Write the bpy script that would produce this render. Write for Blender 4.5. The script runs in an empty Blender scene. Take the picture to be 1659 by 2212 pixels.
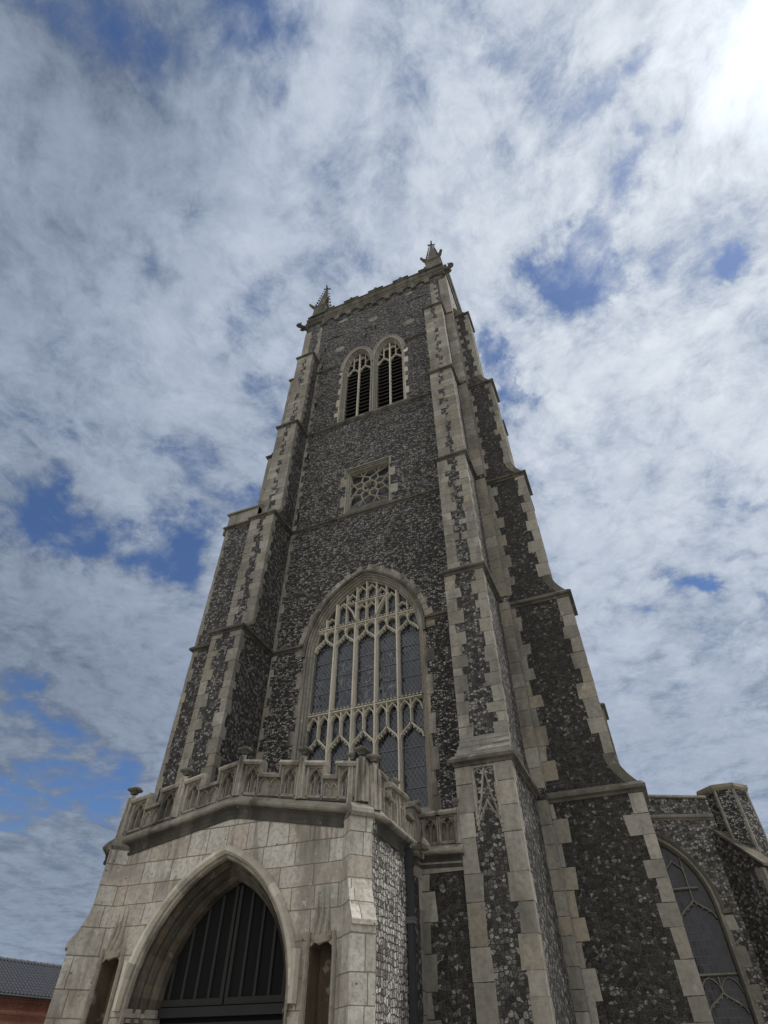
import bpy, bmesh, math, random
from mathutils import Vector, Matrix
random.seed(7)
S = bpy.context.scene
COL = S.collection
R = math.radians
sin, cos, pi = math.sin, math.cos, math.pi

# ------------------------------------------------------------------ camera
cam_d = bpy.data.cameras.new("camera"); cam = bpy.data.objects.new("camera", cam_d); COL.objects.link(cam)
cam.location = (7.72, -16.5, 1.6)
cam.rotation_euler = (R(90 + 45.447), 0, R(22.585))
cam_d.sensor_fit = 'VERTICAL'; cam_d.sensor_height = 36.0
cam_d.lens = 36.0 * 2222.67 / 4032.0
cam_d.clip_start = 0.1; cam_d.clip_end = 4000
S.camera = cam
S.view_settings.view_transform = 'Standard'; S.view_settings.look = 'None'
S.view_settings.exposure = 0.13; S.view_settings.gamma = 1.0
S.view_settings.use_curve_mapping = False
S.cycles.max_bounces = 5; S.cycles.diffuse_bounces = 3; S.cycles.glossy_bounces = 2
S.cycles.use_denoising = True

SUN_DIR = Vector((0.415, 0.235, 0.879)).normalized()
SUN_EL = math.asin(SUN_DIR.z); SUN_AZ = math.atan2(SUN_DIR.x, SUN_DIR.y)   # from +y toward +x

# ------------------------------------------------------------------ node helpers
class NT:
    def __init__(s, tree):
        s.t = tree; s.n = tree.nodes; s.l = tree.links
    def node(s, typ, **kw):
        n = s.n.new(typ)
        for k, v in kw.items(): setattr(n, k, v)
        return n
    def link(s, a, b): s.l.new(a, b)
    def val(s, sock, v):
        if hasattr(v, 'is_linked') or hasattr(v, 'links'): s.l.new(v, sock)
        else: sock.default_value = v
    def math(s, op, a, b=None, c=None, clamp=False):
        n = s.node('ShaderNodeMath', operation=op); n.use_clamp = clamp
        s.val(n.inputs[0], a)
        if b is not None: s.val(n.inputs[1], b)
        if c is not None: s.val(n.inputs[2], c)
        return n.outputs[0]
    def mix(s, f, a, b, mode='MIX'):
        n = s.node('ShaderNodeMix', data_type='RGBA', blend_type=mode)
        s.val(n.inputs[0], f); s.val(n.inputs[6], a); s.val(n.inputs[7], b)
        return n.outputs[2]
    def ramp(s, f, stops, interp='LINEAR'):
        n = s.node('ShaderNodeValToRGB'); n.color_ramp.interpolation = interp
        el = n.color_ramp.elements
        while len(el) < len(stops): el.new(0.5)
        for e, (p, c) in zip(el, stops):
            e.position = p; e.color = (c if len(c) == 4 else (*c, 1))
        s.val(n.inputs[0], f); return n.outputs[0]
    def smooth(s, v, a, b, lo=0.0, hi=1.0):
        n = s.node('ShaderNodeMapRange', interpolation_type='SMOOTHSTEP')
        s.val(n.inputs[0], v); n.inputs[1].default_value = a; n.inputs[2].default_value = b
        n.inputs[3].default_value = lo; n.inputs[4].default_value = hi
        return n.outputs[0]
    def noise(s, vec, scale, detail=4, rough=0.55, dist=0.0, dims='3D'):
        n = s.node('ShaderNodeTexNoise', noise_dimensions=dims)
        if vec is not None: s.val(n.inputs['Vector'], vec)
        n.inputs['Scale'].default_value = scale; n.inputs['Detail'].default_value = detail
        n.inputs['Roughness'].default_value = rough; n.inputs['Distortion'].default_value = dist
        return n.outputs[0]
    def vec(s, x, y, z):
        n = s.node('ShaderNodeCombineXYZ')
        s.val(n.inputs[0], x); s.val(n.inputs[1], y); s.val(n.inputs[2], z); return n.outputs[0]
    def sep(s, v):
        n = s.node('ShaderNodeSeparateXYZ'); s.link(v, n.inputs[0]); return n.outputs
    def vmath(s, op, a, b):
        n = s.node('ShaderNodeVectorMath', operation=op); s.val(n.inputs[0], a); s.val(n.inputs[1], b)
        return n.outputs[1] if op in ('DOT_PRODUCT', 'LENGTH', 'DISTANCE') else n.outputs[0]

def pix_dir(px, py):
    """direction in the world of a point of the sky, given on the 1659 px wide photograph"""
    a = R(22.585); p = R(45.447); f = 2222.67 / 1.8228
    fwd = Vector((-sin(a) * cos(p), cos(a) * cos(p), sin(p))); rt = Vector((cos(a), sin(a), 0)); up = rt.cross(fwd)
    return (fwd + rt * ((px - 829.5) / f) - up * ((py - 1106) / f)).normalized()

# ------------------------------------------------------------------ world: blue sky behind broken cloud
W = bpy.data.worlds.new("World"); S.world = W; W.use_nodes = True
w = NT(W.node_tree); w.n.clear()
wo = w.node('ShaderNodeOutputWorld'); bg = w.node('ShaderNodeBackground'); w.link(bg.outputs[0], wo.inputs[0])
FRONT = 2.4
STR = 0.1; bg.inputs[1].default_value = STR
sky = w.node('ShaderNodeTexSky', sky_type='NISHITA'); sky.sun_disc = False
sky.sun_elevation = SUN_EL; sky.sun_rotation = SUN_AZ
sky.air_density = 1.0; sky.dust_density = 0.4; sky.ozone_density = 3.0
tc = w.node('ShaderNodeTexCoord'); D = tc.outputs['Generated']
dx, dy, dz = w.sep(D)
zz = w.math('MAXIMUM', w.math('ADD', dz, 0.10), 0.05)
pl = w.vec(w.math('DIVIDE', dx, zz), w.math('DIVIDE', dy, zz), 0.0)      # clouds lie in a level sheet overhead
warp = w.node('ShaderNodeTexNoise'); w.link(pl, warp.inputs['Vector']); warp.inputs['Scale'].default_value = 2.2; warp.inputs['Detail'].default_value = 5
wv = w.node('ShaderNodeVectorMath', operation='SUBTRACT'); w.link(warp.outputs[1], wv.inputs[0]); wv.inputs[1].default_value = (.5, .5, .5)
ws = w.node('ShaderNodeVectorMath', operation='SCALE'); w.link(wv.outputs[0], ws.inputs[0]); ws.inputs['Scale'].default_value = 0.18
plw = w.vmath('ADD', pl, ws.outputs[0])
n1 = w.noise(plw, 2.6, 10, 0.62, 0.1)
n2 = w.noise(plw, 8.0, 10, 0.66, 0.25)
n3 = w.noise(plw, 1.1, 5, 0.5)
n4 = w.noise(plw, 21.0, 9, 0.72, 0.3)
n5 = w.noise(plw, 52.0, 6, 0.7, 0.4)
HOLES = [  # x, y, radius, depth : where the cloud sheet breaks
 (1275, 575, 75, .50), (1290, 500, 65, .48), (1165, 605, 60, .62), (1080, 735, 46, .56), (1125, 815, 42, .50), (1345, 175, 60, .24),
 (1420, 130, 45, .2), (1550, 575, 46, .5), (1385, 415, 55, .36), (1440, 290, 34, .2), (1500, 1250, 30, .5), (1450, 1270, 26, .3), (1640, 1280, 40, .28),
 (375, 1165, 62, .42), (300, 1160, 60, .30), (75, 1125, 80, .54), (170, 1145, 60, .32), (535, 1080, 50, .36), (245, 1205, 60, .34), (400, 1230, 50, .36),
 (20, 1555, 75, .40), (100, 1640, 60, .28), (195, 1690, 75, .44), (40, 1735, 70, .38), (270, 1700, 50, .3),
 (300, 150, 120, .20), (460, 90, 120, .21), (600, 40, 110, .22), (170, 40, 130, .19), (620, 160, 80, .2), (380, 965, 60, .24), (520, 640, 90, .17), (540, 720, 70, .18), (800, 575, 60, .2),
 (700, 390, 50, .14), (890, 180, 50, .16), (1050, 90, 50, .12), (460, 520, 120, .08), (570, 850, 60, .2), (330, 560, 40, .14), (1180, 160, 50, .16), (1150, 1000, 50, .28), (960, 260, 50, .12)]
FILLS = [(300, 1380, 200, .16), (1350, 1700, 330, .22), (1450, 900, 230, .16), (800, 300, 170, .06), (1500, 350, 120, .10), (250, 700, 250, .10), (1250, 1150, 170, .1), (100, 1950, 180, .12), (950, 450, 130, .1)]
dwn = w.node('ShaderNodeTexNoise'); w.link(D, dwn.inputs['Vector']); dwn.inputs['Scale'].default_value = 7.0; dwn.inputs['Detail'].default_value = 6; dwn.inputs['Roughness'].default_value = .62
dws = w.node('ShaderNodeVectorMath', operation='SUBTRACT'); w.link(dwn.outputs[1], dws.inputs[0]); dws.inputs[1].default_value = (.5, .5, .5)
dwv = w.node('ShaderNodeVectorMath', operation='SCALE'); w.link(dws.outputs[0], dwv.inputs[0]); dwv.inputs['Scale'].default_value = .22
DW = w.node('ShaderNodeVectorMath', operation='NORMALIZE'); w.link(w.vmath('ADD', D, dwv.outputs[0]), DW.inputs[0]); DW = DW.outputs[0]
def blob(px, py, r):
    d = pix_dir(px, py); k = (r * cos(math.atan(math.hypot(px - 829.5, py - 1106) / 1219.4)) / 1219.4)
    dt = w.vmath('DOT_PRODUCT', DW, tuple(d))
    return w.math('EXPONENT', w.math('MULTIPLY', w.math('SUBTRACT', dt, 1.0), 2.0 / (k * k)))
bias = None
for lst, sg in ((HOLES, -1), (FILLS, 1)):
    for px, py, r, dep in lst:
        if sg < 0: r *= .90
        g = w.math('MULTIPLY', blob(px, py, r), sg * dep)
        bias = g if bias is None else w.math('ADD', bias, g)
pf = w.node('ShaderNodeTexVoronoi', feature='SMOOTH_F1', voronoi_dimensions='2D'); w.link(plw, pf.inputs['Vector']); pf.inputs['Scale'].default_value = 6.5; pf.inputs['Smoothness'].default_value = .7; pf.inputs['Detail'].default_value = 2.0; pf.inputs['Roughness'].default_value = .55
puff = pf.outputs['Distance']
ck = w.node('ShaderNodeTexVoronoi', feature='DISTANCE_TO_EDGE', voronoi_dimensions='2D'); w.link(plw, ck.inputs['Vector']); ck.inputs['Scale'].default_value = 3.6
crack = w.math('MULTIPLY', w.smooth(ck.outputs['Distance'], .16, .0), w.smooth(n3, .42, .62))
def c0(n, k): return w.math('MULTIPLY', w.math('SUBTRACT', n, 0.5), k)
dens = w.math('ADD', w.math('ADD', w.math('ADD', c0(n1, 1.15), c0(n2, 1.1)), w.math('ADD', c0(n4, 0.62), c0(n5, 0.15))), w.math('ADD', w.math('ADD', w.math('MAXIMUM', w.math('MULTIPLY', bias, 1.5), -0.58), w.math('SUBTRACT', c0(puff, -0.45), w.math('MULTIPLY', crack, 0.22))), 0.92))
cover = w.smooth(dens, 0.06, 0.72, 0.03, 1.0)
thick = w.smooth(dens, 0.40, 1.05)
sd = w.vmath('DOT_PRODUCT', D, tuple(SUN_DIR))
glow = w.math('EXPONENT', w.math('MULTIPLY', w.math('SUBTRACT', sd, 1.0), 190.0))
glow2 = w.math('EXPONENT', w.math('MULTIPLY', w.math('SUBTRACT', sd, 1.0), 2.6))
front = w.smooth(dy, -0.15, -0.75)                                         # unseen cloud behind the camera, brightness added to light the tower
lum = w.math('ADD', 0.235, w.math('MULTIPLY', glow2, 0.40))
lum = w.math('MULTIPLY', lum, w.math('ADD', w.math('ADD', 0.84, c0(n3, 0.45)), w.math('ADD', w.math('ADD', w.math('ADD', c0(n2, 0.62), w.math('ADD', c0(n4, 0.45), c0(n5, 0.15))), c0(n1, 0.45)), w.math('MULTIPLY', thick, 0.28))))
for px, py, r, dep in ((300, 110, 330, .42), (60, 560, 260, .13), (60, 1300, 260, .14), (60, 1650, 260, .16), (620, 420, 200, -.05), (1350, 1000, 420, -.06)):
    lum = w.math('MULTIPLY', lum, w.math('SUBTRACT', 1.0, w.math('MULTIPLY', blob(px, py, r), dep)))      # deeper and thinner parts of the sheet
lum = w.math('ADD', lum, w.math('MULTIPLY', glow, 0.40))
lum = w.math('MULTIPLY', lum, w.math('ADD', 1.0, w.math('MULTIPLY', front, FRONT)))
ccol = w.mix(w.smooth(lum, 0.15, 0.75), (0.77, 0.96, 1.30, 1), (0.93, 1.0, 1.10, 1))
ccol = w.mix(front, ccol, (1.01, 1.0, .985, 1))
cs = w.node('ShaderNodeVectorMath', operation='SCALE'); w.link(ccol, cs.inputs[0]); w.link(w.math('DIVIDE', lum, STR), cs.inputs['Scale'])
skyc = w.mix(1.0, sky.outputs[0], (0.60, 0.72, 0.90, 1), 'MULTIPLY')
w.link(w.mix(cover, skyc, cs.outputs[0]), bg.inputs[0])

sun_d = bpy.data.lights.new("sun", 'SUN'); sun = bpy.data.objects.new("sun", sun_d); COL.objects.link(sun)
sun_d.energy = 2.4; sun_d.angle = R(4); sun_d.color = (1, .95, .87)
sun.rotation_euler = SUN_DIR.to_track_quat('Z', 'Y').to_euler()
sun.location = (0, 0, 90)

# ------------------------------------------------------------------ materials
def new_mat(name):
    m = bpy.data.materials.new(name); m.use_nodes = True
    t = NT(m.node_tree); b = t.n['Principled BSDF']; b.inputs['Roughness'].default_value = 0.9
    b.inputs['Specular IOR Level'].default_value = 0.25
    return m, t, b

def along(t):
    """distance along the wall, level and square to the face's own normal"""
    gn = t.node('ShaderNodeNewGeometry'); nx, ny, nz = t.sep(gn.outputs['True Normal']); x, y, z = t.sep(gn.outputs['Position'])
    ln = t.math('MAXIMUM', t.math('SQRT', t.math('ADD', t.math('MULTIPLY', nx, nx), t.math('MULTIPLY', ny, ny))), .02)
    u = t.math('DIVIDE', t.math('SUBTRACT', t.math('MULTIPLY', nx, y), t.math('MULTIPLY', ny, x)), ln)
    return t.math('ADD', u, t.math('ADD', t.math('MULTIPLY', nx, 3.17), t.math('MULTIPLY', ny, 1.31)))
def pos(t): return t.node('ShaderNodeNewGeometry').outputs['Position']
def bump(t, b, h, strength, dist):
    n = t.node('ShaderNodeBump'); n.inputs['Strength'].default_value = strength; n.inputs['Distance'].default_value = dist
    t.link(h, n.inputs['Height']); t.link(n.outputs[0], b.inputs['Normal']); return n.outputs[0]

def flint(name, sc=9.0, zs=1.15, rnd=0.9, stops=None, mortar_shade=(.10, .095, .085), mw=0.09, stain=0.5):
    m, t, b = new_mat(name); P = pos(t); x, y, z = t.sep(P)
    v = t.vec(along(t), t.math('MULTIPLY', z, zs), 0.0)
    dn = t.node('ShaderNodeTexNoise'); t.link(P, dn.inputs['Vector']); dn.inputs['Scale'].default_value = 7.0; dn.inputs['Detail'].default_value = 2
    sc2 = t.node('ShaderNodeVectorMath', operation='SCALE'); t.link(dn.outputs[1], sc2.inputs[0]); sc2.inputs['Scale'].default_value = 0.11
    v = t.vmath('ADD', v, sc2.outputs[0])
    vo = t.node('ShaderNodeTexVoronoi', voronoi_dimensions='2D'); vo.inputs['Scale'].default_value = sc; vo.inputs['Randomness'].default_value = rnd
    t.link(v, vo.inputs['Vector'])
    ve = t.node('ShaderNodeTexVoronoi', voronoi_dimensions='2D', feature='DISTANCE_TO_EDGE'); ve.inputs['Scale'].default_value = sc; ve.inputs['Randomness'].default_value = rnd
    t.link(v, ve.inputs['Vector'])
    cr, cg, cb = t.sep(vo.outputs['Color'])
    big = t.noise(P, 0.55, 5, 0.6)
    sel = t.math('ADD', cr, t.math('MULTIPLY', t.math('SUBTRACT', big, 0.5), 0.55))
    col = t.ramp(sel, stops)
    fine = t.noise(P, 38, 3, 0.6)
    chip = t.noise(P, 21, 4, 0.65)
    col = t.mix(1.0, col, t.mix(t.smooth(chip, .32, .70), (.38, .38, .38, 1), (1.5, 1.5, 1.5, 1)), 'MULTIPLY')
    col = t.mix(t.smooth(fine, .48, .8, 0, .35), col, (.22, .215, .20, 1))       # chalky rind specks
    col = t.mix(t.math('MULTIPLY', cg, 0.22), col, (.075, .058, .045, 1))
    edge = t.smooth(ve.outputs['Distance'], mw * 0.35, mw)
    rim = t.math('MULTIPLY', t.smooth(ve.outputs['Distance'], mw * 2.6, mw * .9), t.smooth(cb, .35, .9))
    col = t.mix(t.math('MULTIPLY', rim, .35), col, (.22, .215, .205, 1))
    mc = t.mix(t.noise(P, 2.5, 4), tuple(c * .55 for c in mortar_shade) + (1,), tuple(c * 1.35 for c in mortar_shade) + (1,))
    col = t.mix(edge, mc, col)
    stn = t.smooth(t.noise(t.vec(x, y, t.math('MULTIPLY', z, .35)), 0.9, 6, .6), .42, .72, 0, stain)
    col = t.mix(stn, col, t.mix(.55, col, (.012, .011, .01, 1)))
    col = t.mix(1.0, col, (1.0, .98, .95, 1), 'MULTIPLY')
    t.link(col, b.inputs['Base Color'])
    b.inputs['Roughness'].default_value = .7; b.inputs['Specular IOR Level'].default_value = .28
    h = t.math('ADD', t.math('MULTIPLY', edge, .7), t.math('ADD', t.math('MULTIPLY', cb, .5), t.math('ADD', t.math('MULTIPLY', chip, .5), t.math('MULTIPLY', fine, .25))))
    bump(t, b, h, 1.0, 0.055)
    return m

F_UP = flint("flint_rubble", 10.2, 1.7, .95, [(0, (.018, .018, .018)), (.34, (.034, .033, .032)), (.50, (.075, .073, .070)), (.66, (.19, .187, .181)), (.86, (.43, .425, .41))], mortar_shade=(.034, .032, .028), mw=.15)  # joints near black: shadow between the flints is put into the colour
F_SQ = flint("flint_squared", 10.4, 1.15, .72, [(0, (.018, .018, .018)), (.38, (.038, .037, .036)), (.62, (.10, .099, .096)), (.88, (.29, .287, .278))], mortar_shade=(.07, .065, .056), mw=.11)
F_DK = flint("flint_dark", 11.0, 1.2, .80, [(0, (.011, .011, .011)), (.58, (.023, .023, .022)), (.84, (.055, .054, .052)), (1.0, (.22, .218, .21))], mortar_shade=(.065, .060, .050), mw=.12)
F_WH = flint("flint_white", 9.6, .95, .48, [(0, (.09, .08, .07)), (.16, (.27, .26, .245)), (.45, (.42, .41, .39)), (.92, (.58, .57, .545))], mortar_shade=(.075, .063, .053), mw=.13, stain=.25)
F_LT = flint("flint_grey", 8.4, 1.1, .66, [(0, (.04, .04, .038)), (.3, (.095, .093, .09)), (.6, (.20, .196, .19)), (.9, (.38, .372, .36))], mortar_shade=(.10, .093, .08), mw=.10)

def stone(name, base=(.305, .287, .247), dark=(.09, .082, .068), warm=(.32, .255, .165), dk=.62, rough=.9, cov=(.42, .72), bl=.62):
    m, t, b = new_mat(name); P = pos(t); x, y, z = t.sep(P)
    at = t.node('ShaderNodeAttribute', attribute_name='tint'); r = at.outputs['Fac']
    col = t.mix(r, tuple(c * .74 for c in base) + (1,), tuple(c * 1.22 for c in base) + (1,))
    r2 = t.math('FRACT', t.math('MULTIPLY', r, 7.31))
    col = t.mix(t.math('MULTIPLY', t.smooth(r2, .55, 1.0), .42), col, warm + (1,))
    r3 = t.math('FRACT', t.math('MULTIPLY', r, 13.7))
    col = t.mix(t.math('MULTIPLY', t.smooth(r3, .6, 1.0), .45), col, (.20, .188, .165, 1))
    st = t.noise(t.vec(x, y, t.math('MULTIPLY', z, .30)), 1.6, 8, .62, .4)
    col = t.mix(t.smooth(st, cov[0], cov[1], 0, dk), col, dark + (1,))
    lg = t.noise(P, .23, 3, .5)
    col = t.mix(t.smooth(lg, .40, .66, 0, .42), col, t.mix(.55, col, dark + (1,)))
    gr = t.noise(P, 9, 7, .68)
    col = t.mix(t.smooth(gr, .38, .72, .0, bl), col, t.mix(.62, col, (.06, .055, .045, 1)))
    lc = t.noise(P, 3.7, 6, .6)
    col = t.mix(t.smooth(lc, .60, .74, 0, .4), col, (.47, .44, .36, 1))
    t.link(col, b.inputs['Base Color']); b.inputs['Roughness'].default_value = rough
    bed = t.noise(t.vec(x, y, t.math('MULTIPLY', z, 4.0)), 6, 6, .65)
    h = t.math('ADD', t.math('MULTIPLY', gr, .6), t.math('MULTIPLY', bed, .6))
    bump(t, b, h, .55, .03)
    return m
ST = stone("limestone_quoins")
ST_W = stone("limestone_clean", base=(.54, .50, .41), dark=(.20, .18, .145), warm=(.42, .33, .22), dk=.3, bl=.3)
ST_D = stone("limestone_weathered", base=(.17, .158, .13), dark=(.035, .033, .029), warm=(.18, .15, .105), dk=.75, cov=(.38, .66))
ST_P = stone("porch_carving_stone", base=(.31, .285, .235), dark=(.06, .053, .045), warm=(.34, .26, .18), dk=.7, cov=(.43, .70))

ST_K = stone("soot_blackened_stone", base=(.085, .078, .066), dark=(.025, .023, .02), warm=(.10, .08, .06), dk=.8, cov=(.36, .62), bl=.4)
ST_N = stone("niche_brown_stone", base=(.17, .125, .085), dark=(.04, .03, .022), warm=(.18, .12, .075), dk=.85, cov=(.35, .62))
ST_Q = stone("parapet_grimy_stone", base=(.36, .33, .275), dark=(.055, .05, .042), warm=(.30, .225, .145), dk=.85, cov=(.40, .66), bl=.55)
def lcn(t, P): return t.smooth(t.noise(P, 1.3, 3), .42, .58)
def ashlar(name):
    m, t, b = new_mat(name); P = pos(t); x, y, z = t.sep(P)
    wob = t.math('MULTIPLY', t.math('SUBTRACT', t.noise(P, 1.7, 3), .5), .035)
    u = t.math('ADD', along(t), wob)
    zc = t.math('ADD', z, t.math('ADD', t.math('MULTIPLY', t.math('SINE', t.math('MULTIPLY', z, 2.9)), .07), wob))
    br = t.node('ShaderNodeTexBrick'); t.link(t.vec(u, zc, 0.0), br.inputs['Vector'])
    br.offset = .41; br.offset_frequency = 2; br.squash = .66; br.squash_frequency = 3
    br.inputs['Scale'].default_value = 1.0; br.inputs['Brick Width'].default_value = .74; br.inputs['Row Height'].default_value = .42
    br.inputs['Mortar Size'].default_value = .009; br.inputs['Mortar Smooth'].default_value = .35; br.inputs['Bias'].default_value = 0
    br.inputs['Color1'].default_value = (0, 0, 0, 1); br.inputs['Color2'].default_value = (1, 1, 1, 1); br.inputs['Mortar'].default_value = (.5, .5, .5, 1)
    r = t.sep(br.outputs['Color'])[0]; mor = br.outputs['Fac']
    col = t.mix(r, (.36, .343, .30, 1), (.55, .528, .47, 1))
    r2 = t.math('FRACT', t.math('MULTIPLY', r, 5.7))
    col = t.mix(t.math('MULTIPLY', t.smooth(r2, .45, .95), .6), col, (.42, .35, .285, 1))
    st = t.noise(t.vec(x, y, t.math('MULTIPLY', z, .22)), 2.1, 8, .62, .3)
    col = t.mix(t.smooth(st, .48, .68, 0, .75), col, (.15, .125, .095, 1))
    st2 = t.noise(t.vec(t.math('MULTIPLY', x, 1.0), y, t.math('MULTIPLY', z, .5)), .9, 6, .6, .3)
    col = t.mix(t.smooth(st2, .48, .66, 0, .65), col, (.19, .185, .165, 1))
    dr = t.noise(t.vec(t.math('MULTIPLY', along(t), 5.5), 0.0, t.math('MULTIPLY', z, .55)), 1.0, 6, .6)
    col = t.mix(t.math('MULTIPLY', t.smooth(dr, .52, .68), t.smooth(z, 4.15, 5.4, 0, .8)), col, t.mix(lcn(t, P), (.12, .085, .06, 1), (.07, .066, .058, 1)))
    gr = t.noise(P, 13, 7, .66)
    col = t.mix(t.smooth(gr, .42, .70, 0, .62), col, (.20, .175, .14, 1))
    lc = t.noise(P, 5.3, 5, .62)
    col = t.mix(t.smooth(lc, .60, .68, 0, .45), col, (.56, .54, .48, 1))
    pit = t.node('ShaderNodeTexVoronoi'); t.link(P, pit.inputs['Vector']); pit.inputs['Scale'].default_value = 4.2
    pc = t.smooth(pit.outputs['Distance'], .03, .10, 1, 0)
    col = t.mix(t.math('MULTIPLY', pc, .75), col, (.06, .045, .035, 1))
    mcol = t.mix(t.smooth(t.noise(P, 1.9, 3), .4, .6), (.20, .12, .085, 1), (.16, .13, .10, 1))
    col = t.mix(t.math('MULTIPLY', mor, .85), col, mcol)
    t.link(col, b.inputs['Base Color'])
    h = t.math('ADD', t.math('MULTIPLY', t.math('SUBTRACT', 1.0, mor), .9), t.math('ADD', t.math('MULTIPLY', gr, .45), t.math('MULTIPLY', pc, -.6)))
    bump(t, b, h, .9, .03)
    return m
ASH = ashlar("porch_ashlar")
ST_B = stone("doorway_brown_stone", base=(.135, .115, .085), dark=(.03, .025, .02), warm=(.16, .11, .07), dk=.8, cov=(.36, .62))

def lattice(name, kind='diamond', tilt=.20, base=(.015, .018, .025), line=(.14, .15, .17)):
    m, t, b = new_mat(name); P = pos(t); x, y, z = t.sep(P)
    if kind == 'diamond':
        a = t.math('ADD', t.math('MULTIPLY', x, 7.0), t.math('MULTIPLY', z, 4.6)); c = t.math('SUBTRACT', t.math('MULTIPLY', x, 7.0), t.math('MULTIPLY', z, 4.6))
        wd = .075
    else:
        a = t.math('MULTIPLY', x, 6.5); c = t.math('MULTIPLY', z, 4.2); wd = .08
    def ln(v): return t.math('LESS_THAN', t.math('ABSOLUTE', t.math('SUBTRACT', t.math('FRACT', v), .5)), wd)
    lead = t.math('MAXIMUM', ln(a), ln(c))
    cell = t.node('ShaderNodeTexWhiteNoise', noise_dimensions='2D')
    t.link(t.vec(t.math('FLOOR', t.math('ADD', a, .5)), t.math('FLOOR', t.math('ADD', c, .5)), 0.0), cell.inputs['Vector'])
    patch = t.noise(P, 1.1, 4, .6)
    g = t.mix(t.math('ADD', t.math('MULTIPLY', cell.outputs[0], .5), t.math('MULTIPLY', patch, .5)), tuple(c2 * .55 for c2 in base) + (1,), tuple(c2 * 2.4 for c2 in base) + (1,))
    if kind == 'diamond':  # painted figures in the three middle lights: denser leading
        fig = t.node('ShaderNodeTexVoronoi', feature='DISTANCE_TO_EDGE'); t.link(t.vec(t.math('MULTIPLY', x, 2.0), 0.0, t.math('MULTIPLY', z, .75)), fig.inputs['Vector']); fig.inputs['Scale'].default_value = 4.5
        zone = t.math('MULTIPLY', t.math('MULTIPLY', t.math('LESS_THAN', t.math('ABSOLUTE', x), 1.27), t.math('GREATER_THAN', z, 10.75)), t.math('LESS_THAN', z, 12.75))
        fl = t.math('LESS_THAN', fig.outputs[0], .055)
        lead = t.math('ADD', t.math('MULTIPLY', lead, t.math('SUBTRACT', 1.0, zone)), t.math('MULTIPLY', fl, zone))
    grime = t.smooth(t.noise(P, .8, 4, .6), .35, .65, .35, 1.0)
    t.link(t.mix(t.math('MULTIPLY', lead, grime), g, line + (1,)), b.inputs['Base Color'])
    b.inputs['Roughness'].default_value = .16; b.inputs['Specular IOR Level'].default_value = .42
    wav = t.noise(P, 6, 2)
    tl = t.node('ShaderNodeVectorMath', operation='SUBTRACT'); t.link(cell.outputs['Color'], tl.inputs[0]); tl.inputs[1].default_value = (.5, .5, .5)
    ts_ = t.node('ShaderNodeVectorMath', operation='SCALE'); t.link(tl.outputs[0], ts_.inputs[0]); ts_.inputs['Scale'].default_value = tilt
    bn = bump(t, b, t.math('ADD', t.math('MULTIPLY', lead, .5), t.math('ADD', t.math('MULTIPLY', wav, .6), t.math('MULTIPLY', cell.outputs[0], .2))), .35, .02)
    nv_ = t.node('ShaderNodeVectorMath', operation='NORMALIZE'); t.link(t.vmath('ADD', bn, ts_.outputs[0]), nv_.inputs[0]); t.link(nv_.outputs[0], b.inputs['Normal'])
    return m
GL = lattice("leaded_glass"); GL2 = lattice("square_leaded_glass", 'square', .05, base=(.012, .013, .018), line=(.055, .056, .064))

def plain(name, c, rough=.6, var=.3, sc=4.0, spec=.3, metal=0, zst=1.0):
    m, t, b = new_mat(name); P = pos(t); x, y, z = t.sep(P)
    n = t.noise(t.vec(x, y, t.math('MULTIPLY', z, zst)), sc, 6, .6)
    t.link(t.mix(n, tuple(k * (1 - var) for k in c) + (1,), tuple(k * (1 + var) for k in c) + (1,)), b.inputs['Base Color'])
    b.inputs['Roughness'].default_value = rough; b.inputs['Specular IOR Level'].default_value = spec; b.inputs['Metallic'].default_value = metal
    bump(t, b, n, .2, .01)
    return m
WOOD = plain("door_timber", (.0075, .008, .009), .8, .5, 3.0, .12, 0, .15)
WOOD_L = plain("door_batten_timber", (.021, .0205, .019), .8, .45, 3.0, .3, 0, .15)
WOOD_R = plain("door_rail_timber", (.012, .012, .013), .6, .4, 3.0)
PIPE = plain("cast_iron_black", (.028, .030, .034), .38, .3, 3.0, .5)
LOUV = plain("louvre_slate", (.045, .044, .042), .8, .4, 2.5)
DARK = plain("louvre_void_black", (.008, .008, .009), .9, .3)
LEAD = plain("lead_roofing", (.16, .165, .17), .6, .25, 2.0)
GUT = plain("gutter_black", (.02, .02, .022), .5, .2)
def paving():
    m, t, b = new_mat("stone_paving"); P = pos(t)
    br = t.node('ShaderNodeTexBrick'); t.link(P, br.inputs['Vector']); br.inputs['Scale'].default_value = 1.0
    br.inputs['Brick Width'].default_value = .9; br.inputs['Row Height'].default_value = .6; br.inputs['Mortar Size'].default_value = .012
    br.inputs['Color1'].default_value = (.34, .32, .28, 1); br.inputs['Color2'].default_value = (.42, .40, .35, 1); br.inputs['Mortar'].default_value = (.15, .14, .12, 1)
    t.link(t.mix(t.noise(P, .6, 5), br.outputs[0], (.28, .27, .24, 1)), b.inputs['Base Color']); return m
PAV = paving()
def bricks():
    m, t, b = new_mat("red_brick"); P = pos(t); x, y, z = t.sep(P)
    br = t.node('ShaderNodeTexBrick'); t.link(t.vec(along(t), z, 0.0), br.inputs['Vector']); br.inputs['Scale'].default_value = 1.0
    br.inputs['Brick Width'].default_value = .225; br.inputs['Row Height'].default_value = .075; br.inputs['Mortar Size'].default_value = .008
    br.inputs['Color1'].default_value = (.13, .040, .027, 1); br.inputs['Color2'].default_value = (.20, .066, .043, 1); br.inputs['Mortar'].default_value = (.24, .16, .12, 1)
    t.link(t.mix(t.smooth(t.noise(P, 1.1, 5), .4, .7, 0, .6), br.outputs[0], (.12, .045, .03, 1)), b.inputs['Base Color'])
    bump(t, b, br.outputs['Fac'], -.4, .01); return m
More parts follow.
